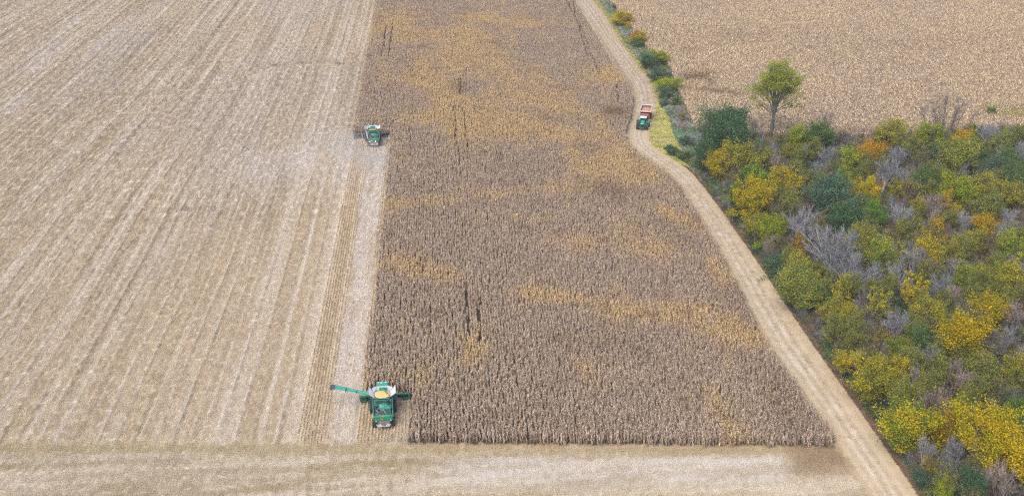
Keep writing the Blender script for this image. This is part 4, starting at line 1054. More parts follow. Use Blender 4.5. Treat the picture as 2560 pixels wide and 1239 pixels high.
zone = np.clip(fbm(X1 / 3.5, Y1 / 6, 150) * 1.7 - .35, 0, .999); ci = np.where(rng.random(n) < .7, (zone * 6).astype(int), rng.integers(0, 6, n)); T = pal[ci] * rng.uniform(.75, 1.25, n)[:, None]
pb = blob(px1, py1, 1712, 355, 26, 22); T = mix(T, [.28, .42, .30], pb * .8)
yl = np.clip(ss(9, 3, seg_dist(px1, py1, TRACK_R[:9])), 0, 1); T = mix(T, [.48, .44, .12], yl * .8)
scatter('hedgerow_weeds', np.stack([X1, Y1, np.zeros(n)], 1), rng.uniform(0, 6.28, n), np.stack([np.full(n, .55), np.full(n, .55), rng.uniform(.25, .6, n) * (1 - .6 * yl)], 1), T, np.where(ci == 3, rng.integers(3, 6, n), rng.integers(0, 3, n)), und_t,
        'green and blue-green weeds of the hedgerow strip beside the track', 'weeds')
n = 5200
li = rng.random(n); lk = np.minimum((li * 399).astype(int), 398); off = .7 + 2.4 * rng.random(n) ** .8
X = lp[lk, 0] + nv2[lk, 0] * off * sgn; Y = lp[lk, 1] + nv2[lk, 1] * off * sgn
pal = np.array([[.09, .17, .07], [.07, .13, .08], [.16, .20, .06], [.13, .10, .07]]); T = pal[np.clip((fbm(X / 3, Y / 3, 170) * 6 - 1).astype(int), 0, 3)] * rng.uniform(.7, 1.3, n)[:, None]
scatter('wood_edge_weeds', np.stack([X, Y, np.zeros(n)], 1), rng.uniform(0, 6.28, n), np.stack([np.full(n, .34), np.full(n, .34), .12 + .22 * off * rng.uniform(.5, 1, n)], 1), T, rng.integers(0, 3, n), und_t,
        'low green weeds along the foot of the wood beside the brown litter', 'weeds')
gr_t = [clump(830 + i, 260, .32, .55, .02, 0, True) for i in range(5)]
X, Y = jgrid(20, 90, 230, 400, .5, .45); px, py = proj(X, Y); m = inside(px, py, VERGE); X, Y, px, py = X[m], Y[m], px[m], py[m]; n = len(X)
T = np.array([.62, .60, .19])[None, :] * rng.uniform(.75, 1.2, n)[:, None]; T = mix(T, [.66, .57, .32], .7 * ss(.4, .65, fbm(X / 5, Y / 1.6, 160))); T = mix(T, [.34, .44, .12], .7 * ss(.5, .7, fbm(X / 3, Y / 2, 161)))
scatter('mown_grass', np.stack([X, Y, np.zeros(n)], 1), rng.uniform(0, 6.28, n), np.full((n, 3), 1.0), T, rng.integers(0, 5, n), gr_t,
        'yellow-green mown grass wedge beside the bend of the track', 'grass')
# ================================================================== MACHINES
GREEN = mat('green_paint', (0.016, 0.215, 0.125), .5, noise=.28, nscale=3.5, spec=.4)
GREEN2 = mat('pale_teal_green_paint', (0.04, 0.33, 0.255), .5, noise=.22, nscale=4, spec=.4)  # paler teal green, mostly on decks, roofs and upper panels
DGREEN = mat('dark_green_paint', (0.02, 0.10, 0.075), .5, noise=.2, nscale=3)
TANK = mat('galvanised_panel', (0.66, 0.67, 0.69), .5, noise=.12, nscale=4)
TANKG = mat('grey_panel', (0.42, 0.47, 0.52), .5, noise=.12, nscale=4)
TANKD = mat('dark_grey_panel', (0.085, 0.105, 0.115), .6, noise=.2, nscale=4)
RUBBER = mat('tyre_rubber', (0.035, 0.04, 0.048), .85, noise=.35, nscale=5)
BLACK = mat('black_plastic', (0.015, 0.02, 0.022), .6)
STEEL = mat('dusty_steel', (0.14, 0.17, 0.19), .6, .2, noise=.3, nscale=5)
LSTEEL = mat('light_steel', (0.40, 0.40, 0.42), .6, .1, noise=.15, nscale=5)
DSTEEL = mat('dark_engine_metal', (0.055, 0.075, 0.085), .55, .3, noise=.4, nscale=6)
DUSTY = mat('dusty_brown_metal', (0.24, 0.19, 0.17), .8, noise=.3, nscale=5)
YEL = mat('yellow_paint', (0.60, 0.42, 0.03), .5)
RED = mat('orange_red_paint', (0.56, 0.07, 0.022), .45, noise=.15, nscale=3)
PINKRED = mat('faded_red_paint', (0.62, 0.17, 0.20), .5, noise=.12, nscale=3)
CREAM = mat('cream_paint', (0.72, 0.66, 0.56), .5, noise=.08, nscale=3)
WHITE = mat('white_paint', (0.78, 0.80, 0.80), .4)
MARK = mat('white_decal', (0.80, 0.78, 0.74), .5)
ORANGE = mat('orange_reflector', (0.80, 0.10, 0.03), .4)
PINK = mat('red_reflector', (0.75, 0.06, 0.10), .4)
GLASS = mat('dark_glass', (0.02, 0.035, 0.04), .12, spec=.7)
GRAIN = mat('maize_grain', (0.80, 0.52, 0.21), .95, noise=.10, nscale=9, bump=.15)
GRAIN2 = mat('reddish_maize_grain', (0.62, 0.29, 0.17), .95, noise=.15, nscale=6, bump=.15)
LAMP = mat('lit_work_lamp', (1.0, 0.95, 0.85), .4, emit=1.6)
BEACON = mat('lit_beacon', (1.0, 0.22, 0.05), .4, emit=.9)

def wheel(parent, x, y, r, w, lugs=22, name='wheel', rimmat=None):
    m = MB(); n = 28; rings = []
    for (xx, rr) in ((-w / 2, r * .62), (-w / 2, r * .9), (-w * .38, r * .985), (0, r), (w * .38, r * .985), (w / 2, r * .9), (w / 2, r * .62)):
        rings.append([(x + xx, y + rr * math.cos(2 * math.pi * i / n), r + rr * math.sin(2 * math.pi * i / n)) for i in range(n)])
    m.loft(rings, True)
    t = m.build(name, RUBBER, parent, smooth=False)
    lg = MB()
    for i in range(lugs):
        for s in (-1, 1):
            a = 2 * math.pi * (i + (.5 if s > 0 else 0)) / lugs
            lg.box(x + s * w * .24, y + r * 1.0 * math.cos(a), r + r * 1.0 * math.sin(a), w * .46, .07, .07, rx=a, rz=0)
    lg.build('tread', RUBBER, t)
    rm = MB(); rm.tube((x - w * .46, y, r), (x + w * .46, y, r), r * .60, r * .60, 20); rm.tube((x - w * .52, y, r), (x + w * .52, y, r), r * .22, r * .22, 12)
    rm.build('rim', rimmat or YEL, t)
    return t

def combine(loc, rz, label, hw, hx, auger_out, snouts, far=False):
    t = empty('combine_harvester', loc, rz); tag(t, label, 'combine harvester', 'combine harvesters at work')
    # underframe and wheels
    MB().box(0, -.9, 1.25, 2.3, 6.4, .9).build('chassis', DGREEN, t, .03)
    for s in (-1, 1): wheel(t, s * 1.84, -.05, 1.02, .80, name='front_wheel')
    for s in (-1, 1): wheel(t, s * 1.55, -4.45, .75, .60, 18, 'rear_wheel')
    MB().tube((-1.5, -3.0, .75), (1.5, -3.0, .75), .12).box(0, -3.0, .8, 1.2, .3, .4).build('rear_axle', DGREEN, t)
    # side panels
    for s in (-1, 1):
        sp = MB(); x = s * 1.50
        sp.slab([(x, 1.1, 1.5), (x, 1.1, 3.15), (x, -3.9, 3.22), (x, -4.2, 2.9), (x, -4.35, 1.95), (x, -3.4, 1.5), (x, -2.2, 1.75), (x, -1.2, 2.05), (x, .6, 2.05)], .07 * s)
        p = sp.build('side_panel', GREEN, t)
        MB().slab([(x + s * .075, -.8, 2.45), (x + s * .075, -.8, 2.6), (x + s * .075, -3.4, 2.75), (x + s * .075, -3.4, 2.6)], .01 * s).build('stripe', YEL, p)
        h = MB(); h.path([(s * 1.62, -1.1, 3.95), (s * 1.62, -2.4, 3.75), (s * 1.60, -3.9, 3.6), (s * 1.58, -4.15, 3.15)], .035, 6)
        for yy in (-1.5, -2.5, -3.4): h.tube((s * 1.62, yy, 3.05), (s * 1.62, yy, 3.78), .025, n=6)
        h.build('handrail', GREEN2 if not far else LSTEEL, t)
    # rear hood: curved shell, paler on its top face
    hood = MB(); prof = [(-3.45, 3.20), (-3.75, 3.26), (-4.0, 3.16), (-4.22, 2.85), (-4.36, 2.45), (-4.42, 2.0), (-4.30, 1.9), (-4.1, 2.4), (-3.6, 3.0), (-3.45, 3.05)]
    hood.loft([[(x, y - (0.0 if abs(x) < 1.3 else -.10), z - (0 if abs(x) < 1.3 else .06)) for y, z in prof] for x in (-1.46, -1.25, -.6, 0, .6, 1.25, 1.46)])
    hd = hood.build('rear_hood', GREEN, t, 0, False)
    MB().slab([(-1.0, -3.72, 3.27), (1.2, -3.72, 3.27), (.95, -4.06, 3.13), (-.7, -4.06, 3.13)], .02).build('top_panel', GREEN2, hd)
    MB().box(0, -4.31, 2.7, 2.3, .02, .02, rx=-.3).box(-.35, -4.40, 2.25, .02, .02, .5).build('panel_joint', DGREEN, hd)
    # round badge: yellow ring, green field, small leaping shape
    bd = MB().tube((-.06, -4.13, 3.02), (-.06, -4.20, 3.09), .17, .17, 16).build('badge', YEL, hd)
    MB().tube((-.06, -4.17, 3.06), (-.06, -4.215, 3.105), .125, .125, 16).build('badge_field', GREEN, bd)
    MB().box(-.06, -4.22, 3.11, .14, .02, .03, ry=.4).box(-.11, -4.225, 3.10, .03, .02, .07).box(0, -4.225, 3.14, .03, .02, .06).build('badge_figure', YEL, bd)
    MB().slab([(-.58, -4.48, 2.08), (-.08, -4.48, 2.08), (-.33, -4.42, 2.5)], .03).build('warning_triangle', ORANGE, t)
    MB().slab([(-.45, -4.50, 2.14), (-.21, -4.50, 2.14), (-.33, -4.47, 2.36)], .03).build('reflector', PINK, t)
    lm = LAMP if far else LSTEEL
    for x in ((-1.25, .38) if far else (-1.2, 1.2)):
        MB().tube((x, -4.5, 1.92), (x, -4.6, 1.95), .13, .13, 12).build('rear_lamp', lm, t)
    # engine deck, intake, engine bay
    dk = MB().box(.35, -2.05, 3.12, 2.05, 1.25, .16).build('engine_deck', GREEN2, t, .03)
    MB().box(1.12, -2.3, 3.24, .28, .8, .1).box(.55, -1.5, 3.24, 1.3, .2, .09).box(-.72, -1.95, 3.2, .1, 1.5, .22).build('deck_rib', STEEL, dk, .015)
    marks = MB()
    for bx, by, w_, h_ in ((-.52, -1.95, .05, .14), (-.40, -1.93, .05, .2), (-.33, -2.0, .1, .05), (-.36, -1.86, .08, .05), (-.17, -1.97, .05, .16), (-.10, -2.04, .12, .05), (-.42, -2.2, .16, .05), (-.02, -2.15, .3, .06), (.82, -2.4, .14, .05)):
        marks.box(bx, by, 3.206, w_, h_, .006)
    marks.build('white_lettering', MARK, dk)
    MB().tube((.98, -1.62, 3.15), (.98, -1.62, 3.48), .26, .26, 18).tube((.98, -1.62, 3.48), (.98, -1.62, 3.55), .3, .22, 18).build('air_intake', BLACK, t)
    MB().box(0, -2.9, 2.35, 2.9, 1.9, .1).box(0, -3.42, 2.7, 2.9, .06, .8).build('engine_bay', BLACK, t)
    e = MB().box(.1, -3.0, 2.72, 1.5, .6, .5).box(-.1, -3.0, 3.0, .9, .35, .14).build('engine_block', DSTEEL, t, .04)
    MB().path([(-.35, -2.78, 3.1), (-.1, -2.95, 3.3), (.2, -2.98, 3.28), (.45, -3.2, 3.1), (.7, -3.3, 2.9)], .11, 10).build('air_hose', STEEL, e)
    MB().path([(-1.25, -2.4, 2.9), (-1.1, -2.8, 3.1), (-.7, -3.1, 3.05)], .09, 8).path([(-1.3, -3.2, 2.9), (-.5, -3.3, 2.95)], .06, 8).build('pipe', STEEL, e)
    MB().box(.95, -3.0, 2.85, .75, .7, .5).build('radiator', DGREEN, t, .03)
    rs = MB()
    for i in range(6): rs.box(.66 + i * .115, -3.0, 3.115, .03, .66, .03)
    rs.build('radiator_grille', DSTEEL, t)
    MB().box(-1.05, -3.05, 2.8, .55, .8, .4, rz=.2).box(-1.2, -2.2, 2.9, .4, 1.2, .3).build('service_box', DSTEEL, t, .03)
    MB().box(-1.12, -1.55, 3.1, .55, .5, .1).tube((-1.2, -1.9, 3.05), (-1.0, -3.3, 3.05), .05).tube((-.85, -2.3, 3.1), (-.85, -3.25, 3.1), .045).build('exhaust_pipe', STEEL, t)
    MB().box(0, -3.42, 3.12, .42, .2, .12).box(.5, -3.44, 3.1, .8, .1, .1).build('hood_latch', STEEL, t)
    # grain tank with folded-out extension
    x0, x1, y0, y1 = -1.42, 1.42, -1.30, 1.25
    tk = MB(); 
    tk.slab([(x0, y0, 2.6), (x1, y0, 2.6), (x1, y0, 3.85), (x0, y0, 3.85)], .05).slab([(x0, y1, 2.2), (x1, y1, 2.2), (x1, y1, 3.85), (x0, y1, 3.85)], .05)
    tk.slab([(x0, y0, 2.2), (x0, y1, 2.2), (x0, y1, 3.85), (x0, y0, 3.85)], .05).slab([(x1, y0, 2.2), (x1, y1, 2.2), (x1, y1, 3.85), (x1, y0, 3.85)], .05)
    tank = tk.build('grain_tank', GREEN2, t)
    MB().box(0, y0 - .04, 3.35, 2.5, .04, .7).build('tank_rear_skin', DGREEN, tank)
    def panel(nm, a, b, c, d, m_): return MB().slab([a, b, c, d], .035).build(nm, m_, t)
    zt = 3.86
    iA, iB, iC, iD = (-1.35, .75), (-.85, 1.2), (.85, 1.2), (1.35, .75)        # inner ring front half
    iE, iF, iG, iH = (1.35, -.85), (.95, -1.25), (-.95, -1.25), (-1.35, -.85)  # rear half
    oA, oB, oC, oD = (-2.22, 1.25, 4.72), (-1.02, 1.52, 4.55), (1.02, 1.52, 4.55), (2.22, 1.25, 4.72)
    oA2, oD2 = (-1.75, 1.15, 4.42), (1.75, 1.15, 4.42)
    oE, oF, oG, oH = (2.24, -.72, 4.55), (1.05, -1.62, 4.36), (-1.05, -1.62, 4.36), (-2.24, -.72, 4.55)
    I = lambda p: (p[0], p[1], zt)
    panel('tank_flap', I(iH), I(iA), oA, oH, TANK); panel('tank_flap', I(iD), I(iE), oE, oD, TANK)
    panel('tank_flap', I(iB), I(iC), oC, oB, TANKG); panel('tank_flap', I(iF), I(iG), oG, oF, TANKD)  # rear flap: shade of its back is put into a darker panel colour
    panel('corner_flap', I(iA), I(iB), oB, oA2, TANKG); panel('corner_flap', I(iC), I(iD), oD2, oC, TANKG)
    panel('corner_flap', I(iE), I(iF), oF, oE, TANKD); panel('corner_flap', I(iG), I(iH), oH, oG, TANKD)  # rear corners repeat the rear flap's painted-in shade
    rr = MB(); rr.path([oH, oG, oF, oE], .035, 6); rr.tube(oA, oH, .03, n=6).tube(oD, oE, .03, n=6)
    for k in range(4):
        f_ = (k + .5) / 4
        for a, b, i_, j_ in ((oA, oH, iA, iH), (oD, oE, iD, iE)):
            o_ = Vector(a).lerp(Vector(b), f_); q = Vector(I(i_)).lerp(Vector(I(j_)), f_); rr.tube(o_, q + (o_ - q) * .25 + Vector((0, 0, .03)), .018, n=5)
    rr.build('flap_rib', LSTEEL, t)
    MB().box(.12, 1.12, 4.18, 1.25, .12, .62, rx=.15).box(-.95, 1.0, 4.0, .6, .06, .2, rx=.3).build('tank_front_cover', GREEN2, t, .02)
    # heaped grain
    V = []; Fq = []; nr, na = 9, 30
    rg = random.Random(3)
    for i in range(nr + 1):
        for j in range(na):
            q = i / nr; a = 2 * math.pi * j / na; ex_ = 1.30 * q; ey = 1.06 * q
            cx = math.copysign(abs(math.cos(a)) ** .75, math.cos(a)); sy = math.copysign(abs(math.sin(a)) ** .75, math.sin(a))
            V.append((cx * ex_, -.02 + sy * ey, (3.98 if not far else 3.6) + .22 * (1 - q * q) + rg.uniform(-.012, .012) * (q > 0)))
    for i in range(nr):
        for j in range(na): Fq.append((i * na + j, i * na + (j + 1) % na, (i + 1) * na + (j + 1) % na, (i + 1) * na + j))
    g = MB().add(V, Fq).build('grain_heap', GRAIN, t, 0, True)
    MB().tube((.18, .95, 4.48), (.86, -.38, 4.22), .13, .13, 12).build('tank_auger', GREEN, t)
    MB().tube((.86, -.38, 4.22), (.95, -.55, 4.12), .14, .10, 10).box(1.05, -.55, 4.12, .22, .18, .06).build('auger_cap', LSTEEL, t)
    # unloading auger
    if auger_out:
        a0 = Vector((-1.45, .62, 3.55)); a1 = Vector((-7.85, 1.75, 4.35))
        ua = MB().tube(a0, a1, .22, .20, 16).build('unloading_auger', GREEN2, t)
        MB().tube((-1.45, .62, 2.6), (-1.45, .62, 3.6), .26, .24, 14).build('auger_elbow', GREEN, ua)
        d = (a1 - a0).normalized()
        und = MB()
        for q in (.12, .45, .72): und.tube(a0 + (a1 - a0) * q - d * .05, a0 + (a1 - a0) * q + d * .05, .26, .26, 14)
        und.tube(a0 - Vector((0, 0, .27)), a1 - Vector((0, 0, .24)), .05, n=6); und.build('auger_clamp', DGREEN, ua)
        MB().tube(a1 - d * .05, a1 + d * .55 + Vector((0, 0, -.10)), .23, .26, 14).tube(a1 + d * .5 + Vector((0, 0, -.05)), a1 + d * .75 + Vector((0, -.05, -.62)), .26, .2, 12).build('auger_spout', mat('dark_rubber_spout', (.07, .085, .12), .8), ua)
    else:
        a0 = Vector((-1.75, .5, 3.5)); a1 = Vector((-1.85, -5.2, 3.2))
        ua = MB().tube(a0, (-1.75, -3.9, 3.35), .2, .18, 14).build('unloading_auger', LSTEEL, t)
        MB().tube((-1.75, .5, 2.6), (-1.75, .5, 3.6), .24, .22, 12).build('auger_elbow', GREEN, ua)
    # cab
    cb = MB().box(0, 2.25, 2.75, 1.75, 1.5, 1.7).build('cab', GREEN, t, .05)
    MB().box(0, 3.01, 2.8, 1.5, .03, 1.3).box(-.885, 2.3, 2.8, .03, 1.2, 1.2).box(.885, 2.3, 2.8, .03, 1.2, 1.2).build('cab_window', GLASS, cb)
    MB().box(0, 2.3, 3.66, 1.9, 1.75, .14).build('cab_roof', GREEN2, cb, .05)
    MB().box(-.62, 2.75, 3.76, .35, .3, .08).box(.62, 2.75, 3.76, .35, .3, .08).tube((-.1, 2.6, 3.72), (-.1, 2.6, 3.84), .2, .18, 14).build('roof_lamp', CREAM, cb, .02)
    for s in (-1, 1): MB().tube((s * .9, 2.9, 3.5), (s * 1.75, 3.0, 3.45), .025).box(s * 1.75, 3.0, 3.2, .28, .06, .45).build('mirror', BLACK, t)
    # platform, ladder and beacon arms
    MB().box(-1.75, 1.55, 1.95, .9, 1.0, .08).path([(-2.15, 1.1, 1.95), (-2.15, 1.1, 2.9), (-2.15, 2.0, 2.9), (-2.15, 2.0, 1.95)], .025, 6).build('platform', DGREEN, t)
    ld = MB()
    for i in range(4): ld.box(-2.25, .95 - .1 * i, 1.7 - .35 * i, .5, .18, .05)
    ld.build('ladder', DGREEN, t)
    MB().slab([(1.5, .9, 2.05), (3.3, 1.15, 1.75), (2.35, 1.5, 2.35), (1.5, 1.6, 2.3)], .08).build('side_shield', TANKD, t)
    MB().tube((1.5, .7, 1.8), (2.45, .72, 1.95), .04).build('lamp_arm', DGREEN, t)
    MB().tube((2.45, .70, 1.9), (2.45, .62, 1.98), .16, .16, 14).build('side_reflector', ORANGE, t)
    MB().tube((-2.4, -3.95, 1.75), (-1.5, -3.95, 1.75), .03, n=6).tube((-2.45, -3.97, 1.72), (-2.45, -3.9, 1.78), .07, n=8).build('marker_arm', PINK, t)
    MB().tube((1.5, -3.95, 1.75), (2.4, -3.95, 1.75), .03, n=6).build('marker_arm', DUSTY, t)
    # chopper and spreader at the tail
    MB().box(0, -4.3, 1.45, 2.0, .5, .7).build('chopper_housing', DUSTY, t, .03)
    MB().box(0, -4.52, 1.8, 2.0, .10, .10).box(-1.0, -4.55, 1.5, .1, .4, .7).box(1.0, -4.55, 1.5, .1, .4, .7).build('tail_frame', GREEN, t)
    MB().slab([(-1.25, -4.55, 1.18), (1.25, -4.55, 1.18), (.95, -5.05, .98), (-.95, -5.05, .98)], .08).build('spreader_tray', LSTEEL, t)
    MB().tube((0, -4.66, 1.18), (0, -4.66, 1.3), .42, .36, 16).build('spreader_disc', STEEL, t)
    if far: MB().tube((-.7, -4.5, 2.32), (-.7, -4.62, 2.32), .13, .10, 12).build('beacon', BEACON, t)
    # feeder house and corn head
    MB().loft([[(-.75, 1.1, 1.2), (.75, 1.1, 1.2), (.75, 1.1, 2.1), (-.75, 1.1, 2.1)], [(-.75, 2.3, .55), (.75, 2.3, .55), (.75, 2.3, 1.25), (-.75, 2.3, 1.25)]]).build('feeder_house', GREEN, t)
    hc = GREEN if not far else STEEL
    hm = MB().box(hx, 2.32, 1.05, hw, .12, .75).box(hx, 2.27, 1.5, hw, .22, .14).box(hx, 2.35, .55, hw, .3, .12)
    head = hm.build('corn_header', hc, t)
    MB().box(hx - hw * .33, 2.23, 1.0, hw * .26, .05, .34).box(hx + hw * .36, 2.23, 1.0, hw * .22, .05, .34).build('rear_opening', BLACK, head)
    MB().tube((hx - hw / 2 + .2, 2.68, .85), (hx + hw / 2 - .2, 2.68, .85), .2, .2, 12).build('cross_auger', STEEL if not far else LSTEEL, head)
    for s in (-1, 1): MB().slab([(hx + s * hw / 2, 2.15, .4), (hx + s * hw / 2, 3.6, .35), (hx + s * hw / 2, 2.9, 1.25), (hx + s * hw / 2, 2.15, 1.6)], .08 * s).build('end_shield', GREEN if not far else TANKG, head)
    for i in range(snouts + 1):
        x = hx - hw / 2 + hw * i / snouts; q = .2
        MB().loft([[(x - q, 2.9, .55), (x + q, 2.9, .55), (x + q * .7, 2.9, 1.0), (x - q * .7, 2.9, 1.0)], [(x - q * .8, 3.6, .42), (x + q * .8, 3.6, .42), (x + q * .5, 3.6, .75), (x - q * .5, 3.6, .75)], [(x - .04, 4.25, .2), (x + .04, 4.25, .2), (x + .03, 4.25, .28), (x - .03, 4.25, .28)]]).build('row_divider', GREEN if not far else TANKG, head)
    cx = MB()
    for q in (-.38, -.2, .2, .38): cx.box(hx + hw * q, 2.2, 1.25, .1, .1, .5).tube((hx + hw * q, 2.2, 1.45), (hx + hw * (q * .5), 2.12, 1.45), .04, n=6)
    cx.box(-2.9, 2.1, 1.1, .25, .3, .8); cx.build('header_strut', DGREEN if not far else TANKG, head)
    # stretch the sketch to the true length of the machine
    ko = [-5.1, -4.4, -3.42, -2.68, -1.62, -1.3, -.85, 1.2, 1.52, 1.6, 2.3, 3.0, 4.25]
    kn = [-6.15, -5.5, -5.2, -4.2, -2.85, -2.4, -1.9, .35, .68, 1.6, 2.75, 3.25, 4.6]
    def walk(o):
        for ch in o.children: yield ch; yield from walk(ch)
    for ch in walk(t):
        if ch.type != 'MESH' or ch.name.split('.')[0] in ('front_wheel', 'rear_wheel', 'tread', 'rim'): continue
        n_v = len(ch.data.vertices); co = np.zeros(n_v * 3, np.float32); ch.data.vertices.foreach_get('co', co); co = co.reshape(-1, 3)
        y_ = co[:, 1].copy(); co[:, 1] = np.interp(y_, ko, kn)
        co[:, 2] -= np.clip((-y_ - 2.9) / .5, 0, 1) * .36 * np.clip(co[:, 2] - 1.6, 0, 2)
        ch.data.vertices.foreach_set('co', co.ravel()); ch.data.update()
    return t

b = P(958.6, 1026.5); combine((b.x, b.y, 0), R(3.2), 'nearer green combine with unloading auger swung out and tank heaped with grain', 8.3, .35, True, 12)
b = P(932.5, 353); combine((b.x, b.y, 0), R(7), 'farther green combine trailing dust, with pale tank flaps and lit rear lamps', 10.6, -.1, False, 12, True)

# ------------------------------------------------------------------ tractor and grain cart on the track
pf = P(1604, 327.5); pr = P(1617, 288); dirv = (pf - pr).normalized(); hdg = math.atan2(-dirv.x, dirv.y)
def tractor():
    L0 = pf - dirv * 2.6
    t = empty('tractor', (L0.x, L0.y, 0), hdg); tag(t, 'green tractor with white cab roof and twin wheels, pulling a cart toward the viewer', 'tractor')
    # local +y is forward; front ballast near y=2.6
    MB().box(0, .1, 1.0, .7, 5.0, .55).build('chassis', DGREEN, t, .03)
    for x in (-1.75, -1.15, 1.15, 1.75): wheel(t, x, -1.6, 1.0, .5, 20, 'rear_wheel')
    for x in (-1.55, -1.0, 1.0, 1.55): wheel(t, x, 1.35, .8, .46, 18, 'front_wheel')
    hd = MB().loft([[(-.5, 2.05, 1.25), (.5, 2.05, 1.25), (.46, 2.05, 1.95), (-.46, 2.05, 1.95)], [(-.56, .9, 1.25), (.56, .9, 1.25), (.52, .9, 2.2), (-.52, .9, 2.2)], [(-.58, -.5, 1.25), (.58, -.5, 1.25), (.55, -.5, 2.35), (-.55, -.5, 2.35)]]).build('hood', GREEN2, t, .04)
    MB().box(0, 2.1, 1.98, .8, .35, .07, rx=.15).build('hood_nose', WHITE, hd, .02)
    MB().box(0, 2.15, 1.55, .8, .12, .6).build('grille', BLACK, hd)
    wt = MB()
    for i in range(9): wt.box(-.48 + i * .12, 2.62, .85, .09, .5, .45)
    wt.build('ballast_weight', DGREEN, t)
    MB().box(0, 2.35, 1.05, 1.3, .14, .16).box(-.3, 2.72, 1.12, .7, .1, .1).build('front_linkage', GREEN, t)
    MB().box(.55, 2.68, 1.1, .3, .1, .18).build('front_lamp', GREEN2, t)
    cb = MB().box(0, -1.35, 2.15, 1.55, 1.6, 1.5).build('cab', GLASS, t, .04)
    fr = MB()
    for x in (-.78, .78):
        for y in (-.55, -2.15): fr.tube((x, y, 1.4), (x, y, 3.0), .05, n=6)
    fr.build('cab_pillar', DGREEN, cb)
    MB().box(0, -1.4, 3.08, 1.95, 1.7, .20).build('cab_roof', WHITE, cb, .06)
    MB().box(0, -.55, 2.98, 1.8, .1, .12).build('visor', GREEN2, cb)
    for s in (-1, 1):
        MB().slab([(s * .8, -.7, 1.5), (s * 2.0, -.7, 1.5), (s * 2.0, -1.6, 2.15), (s * .8, -1.6, 2.15)], .07).slab([(s * .8, -1.6, 2.15), (s * 2.0, -1.6, 2.15), (s * 2.0, -2.4, 1.8), (s * .8, -2.4, 1.8)], .07).build('fender', GREEN, t)
        MB().slab([(s * .8, .9, 1.55), (s * 1.8, .9, 1.55), (s * 1.8, 1.7, 1.6), (s * .8, 1.7, 1.6)], .06).build('front_fender', DGREEN if s > 0 else GREEN, t)
        MB().tube((s * .8, -.4, 2.6), (s * 1.3, -.25, 2.6), .03, n=6).box(s * 1.35, -.25, 2.4, .22, .05, .4).build('mirror', BLACK, t)
    MB().tube((.62, .1, 2.1), (.62, .1, 3.0), .07, .07, 10).build('exhaust_stack', DSTEEL, t)
    MB().box(-.95, -.35, 1.1, .45, 1.0, .5).build('fuel_tank', GREEN, t, .04)
    MB().box(.95, -.35, 1.1, .4, .8, .12).box(1.0, -.3, .75, .4, .6, .1).build('cab_step', STEEL, t)
def cart():
    L0 = pf - dirv * 12.0
    t = empty('grain_cart', (L0.x, L0.y, 0), hdg); tag(t, 'red and cream grain cart part filled with maize, hitched behind the tractor', 'grain cart')
    for s in (-1, 1): wheel(t, s * 1.35, -.6, .9, .75, 18, 'wheel', CREAM)
    MB().tube((-1.35, -.6, .9), (1.35, -.6, .9), .1).box(0, .4, 1.0, 1.0, 7.0, .2).build('axle_frame', DSTEEL, t)
    MB().tube((0, 3.2, .9), (0, 6.6, .75), .12, .09, 8).build('drawbar', RED, t)
    # hopper: sloping walls with cream rim
    bx, by0, by1, zt = 1.62, -3.5, 3.4, 3.35
    ix, iy0, iy1, zb = .9, -2.0, 2.0, 1.4
    def wl_(nm, a, b_, c_, d_, m_): return MB().slab([a, b_, c_, d_], .05).build(nm, m_, t)
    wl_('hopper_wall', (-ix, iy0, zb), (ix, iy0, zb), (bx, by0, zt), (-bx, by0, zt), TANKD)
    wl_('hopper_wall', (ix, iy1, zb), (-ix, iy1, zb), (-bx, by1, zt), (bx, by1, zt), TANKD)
    wl_('hopper_wall', (ix, iy0, zb), (ix, iy1, zb), (bx, by1, zt), (bx, by0, zt), DUSTY)
    wl_('hopper_wall', (-ix, iy1, zb), (-ix, iy0, zb), (-bx, by0, zt), (-bx, by1, zt), DUSTY)
    MB().box(0, by0, zt + .05, 2 * bx + .2, .16, .22).box(0, by1, zt + .05, 2 * bx + .2, .28, .22).box(-bx, (by0 + by1) / 2, zt + .05, .16, by1 - by0, .22).box(bx, (by0 + by1) / 2, zt + .05, .16, by1 - by0, .22).build('rim', CREAM, t)
    g = MB(); r = random.Random(9); V = []; F_ = []; nx_, ny_ = 12, 14
    for i in range(nx_ + 1):
        for j in range(ny_ + 1):
            u, v = i / nx_, j / ny_; x = -1.42 + 2.84 * u; y = -3.1 + 6.1 * v
            V.append((x, y, 2.55 + .45 * math.sin(math.pi * u) * (.4 + .6 * v) + .25 * v + r.uniform(-.03, .03)))
    for i in range(nx_):
        for j in range(ny_): F_.append((i * (ny_ + 1) + j, (i + 1) * (ny_ + 1) + j, (i + 1) * (ny_ + 1) + j + 1, i * (ny_ + 1) + j + 1))
    g.add(V, F_).build('grain_load', GRAIN2, t, 0, True)
    MB().slab([(-1.4, 2.5, 2.99), (1.4, 2.5, 2.99), (1.4, 3.1, 3.25), (-1.4, 3.1, 3.25)], .05).build('grain_crest', GRAIN, t)
    MB().box(.0, 4.3, 2.75, 2.5, .3, .34).build('front_bulkhead', PINKRED, t, .03)
    MB().box(0, 3.9, 1.9, 2.6, .5, 1.3).build('front_frame', BLACK, t, .03)
    MB().tube((-1.35, 4.0, .9), (-1.15, 5.0, 2.9), .2, .2, 12).tube((-1.15, 5.0, 2.9), (-.75, 5.7, 2.5), .2, .17, 12).build('cart_auger', RED, t)
    MB().box(-1.25, 4.6, 2.2, .35, 1.3, .12, rx=.4).box(-1.5, 4.3, 1.9, .3, .8, 1.0).build('gearbox_guard', RED, t, .03)
    MB().tube((-.75, 5.7, 2.5), (-.6, 5.85, 2.2), .19, .15, 10).build('auger_spout', PINKRED, t)
tractor(); cart()

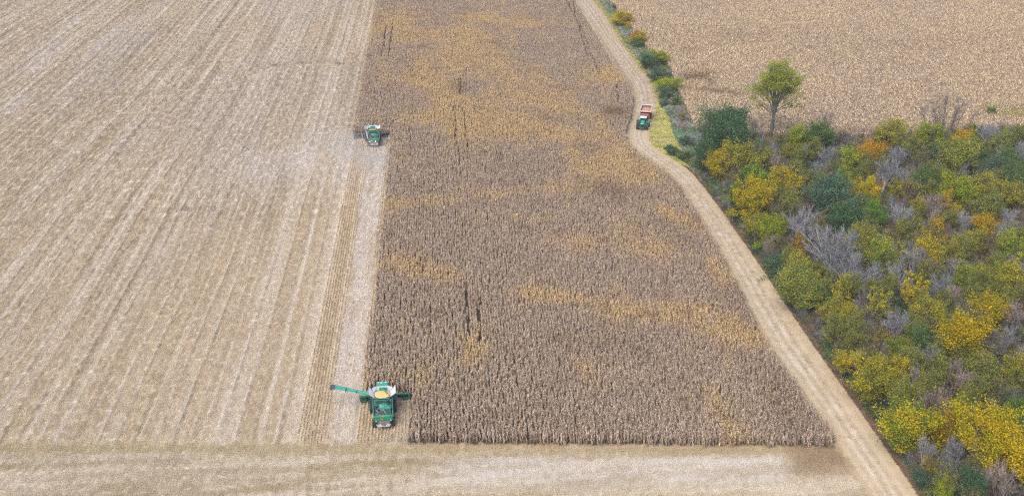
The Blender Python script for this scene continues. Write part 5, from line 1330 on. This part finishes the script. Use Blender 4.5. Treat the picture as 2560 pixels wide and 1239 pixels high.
# ------------------------------------------------------------------ dust thrown up behind the farther combine
dm = bpy.data.materials.new('field_dust'); dm.use_nodes = True
n_ = dm.node_tree.nodes; l_ = dm.node_tree.links; n_.remove(n_['Principled BSDF'])
pv = n_.new('ShaderNodeVolumePrincipled'); pv.inputs['Color'].default_value = (.97, .95, .93, 1); pv.inputs['Anisotropy'].default_value = .2
tc = n_.new('ShaderNodeTexCoord'); ln = n_.new('ShaderNodeVectorMath'); ln.operation = 'LENGTH'; l_.new(tc.outputs['Object'], ln.inputs[0])
mr = n_.new('ShaderNodeMapRange'); mr.inputs[1].default_value = .25; mr.inputs[2].default_value = 1.0; mr.inputs[3].default_value = .11; mr.inputs[4].default_value = 0
l_.new(ln.outputs['Value'], mr.inputs[0])
nt = n_.new('ShaderNodeTexNoise'); nt.inputs['Scale'].default_value = 1.6; nt.inputs['Detail'].default_value = 2; l_.new(tc.outputs['Object'], nt.inputs['Vector'])
m2 = n_.new('ShaderNodeMapRange'); m2.inputs[1].default_value = .35; m2.inputs[2].default_value = .65; l_.new(nt.outputs[0], m2.inputs[0])
mm = n_.new('ShaderNodeMath'); mm.operation = 'MULTIPLY'; l_.new(mr.outputs[0], mm.inputs[0]); l_.new(m2.outputs[0], mm.inputs[1]); l_.new(mm.outputs[0], pv.inputs['Density'])
l_.new(pv.outputs[0], n_['Material Output'].inputs['Volume'])
b = P(897, 398); me = bpy.data.meshes.new('dust_cloud'); bm = bmesh.new(); bmesh.ops.create_icosphere(bm, subdivisions=3, radius=1.0); bm.to_mesh(me); bm.free(); me.materials.append(dm)
dc = link('dust_cloud', me); dc.location = (b.x, b.y, 2.2); dc.scale = (8.0, 24, 3.6); dc.rotation_euler = (0, 0, R(25))
tag(dc, 'pale dust hanging over the stubble behind the farther combine', 'dust', kind='stuff')

# ------------------------------------------------------------------ air: thin autumn haze round the whole place
hm_ = bpy.data.materials.new('autumn_haze'); hm_.use_nodes = True
n_ = hm_.node_tree.nodes; n_.remove(n_['Principled BSDF'])
pv = n_.new('ShaderNodeVolumePrincipled'); pv.inputs['Color'].default_value = (.95, .94, .94, 1); pv.inputs['Density'].default_value = 0.00015
hm_.node_tree.links.new(pv.outputs[0], n_['Material Output'].inputs['Volume'])
hz = MB().box(0, 2000, 51, 8400, 6400, 104).build('haze', hm_)
tag(hz, 'thin pale autumn haze lying over the fields', 'haze', kind='stuff')
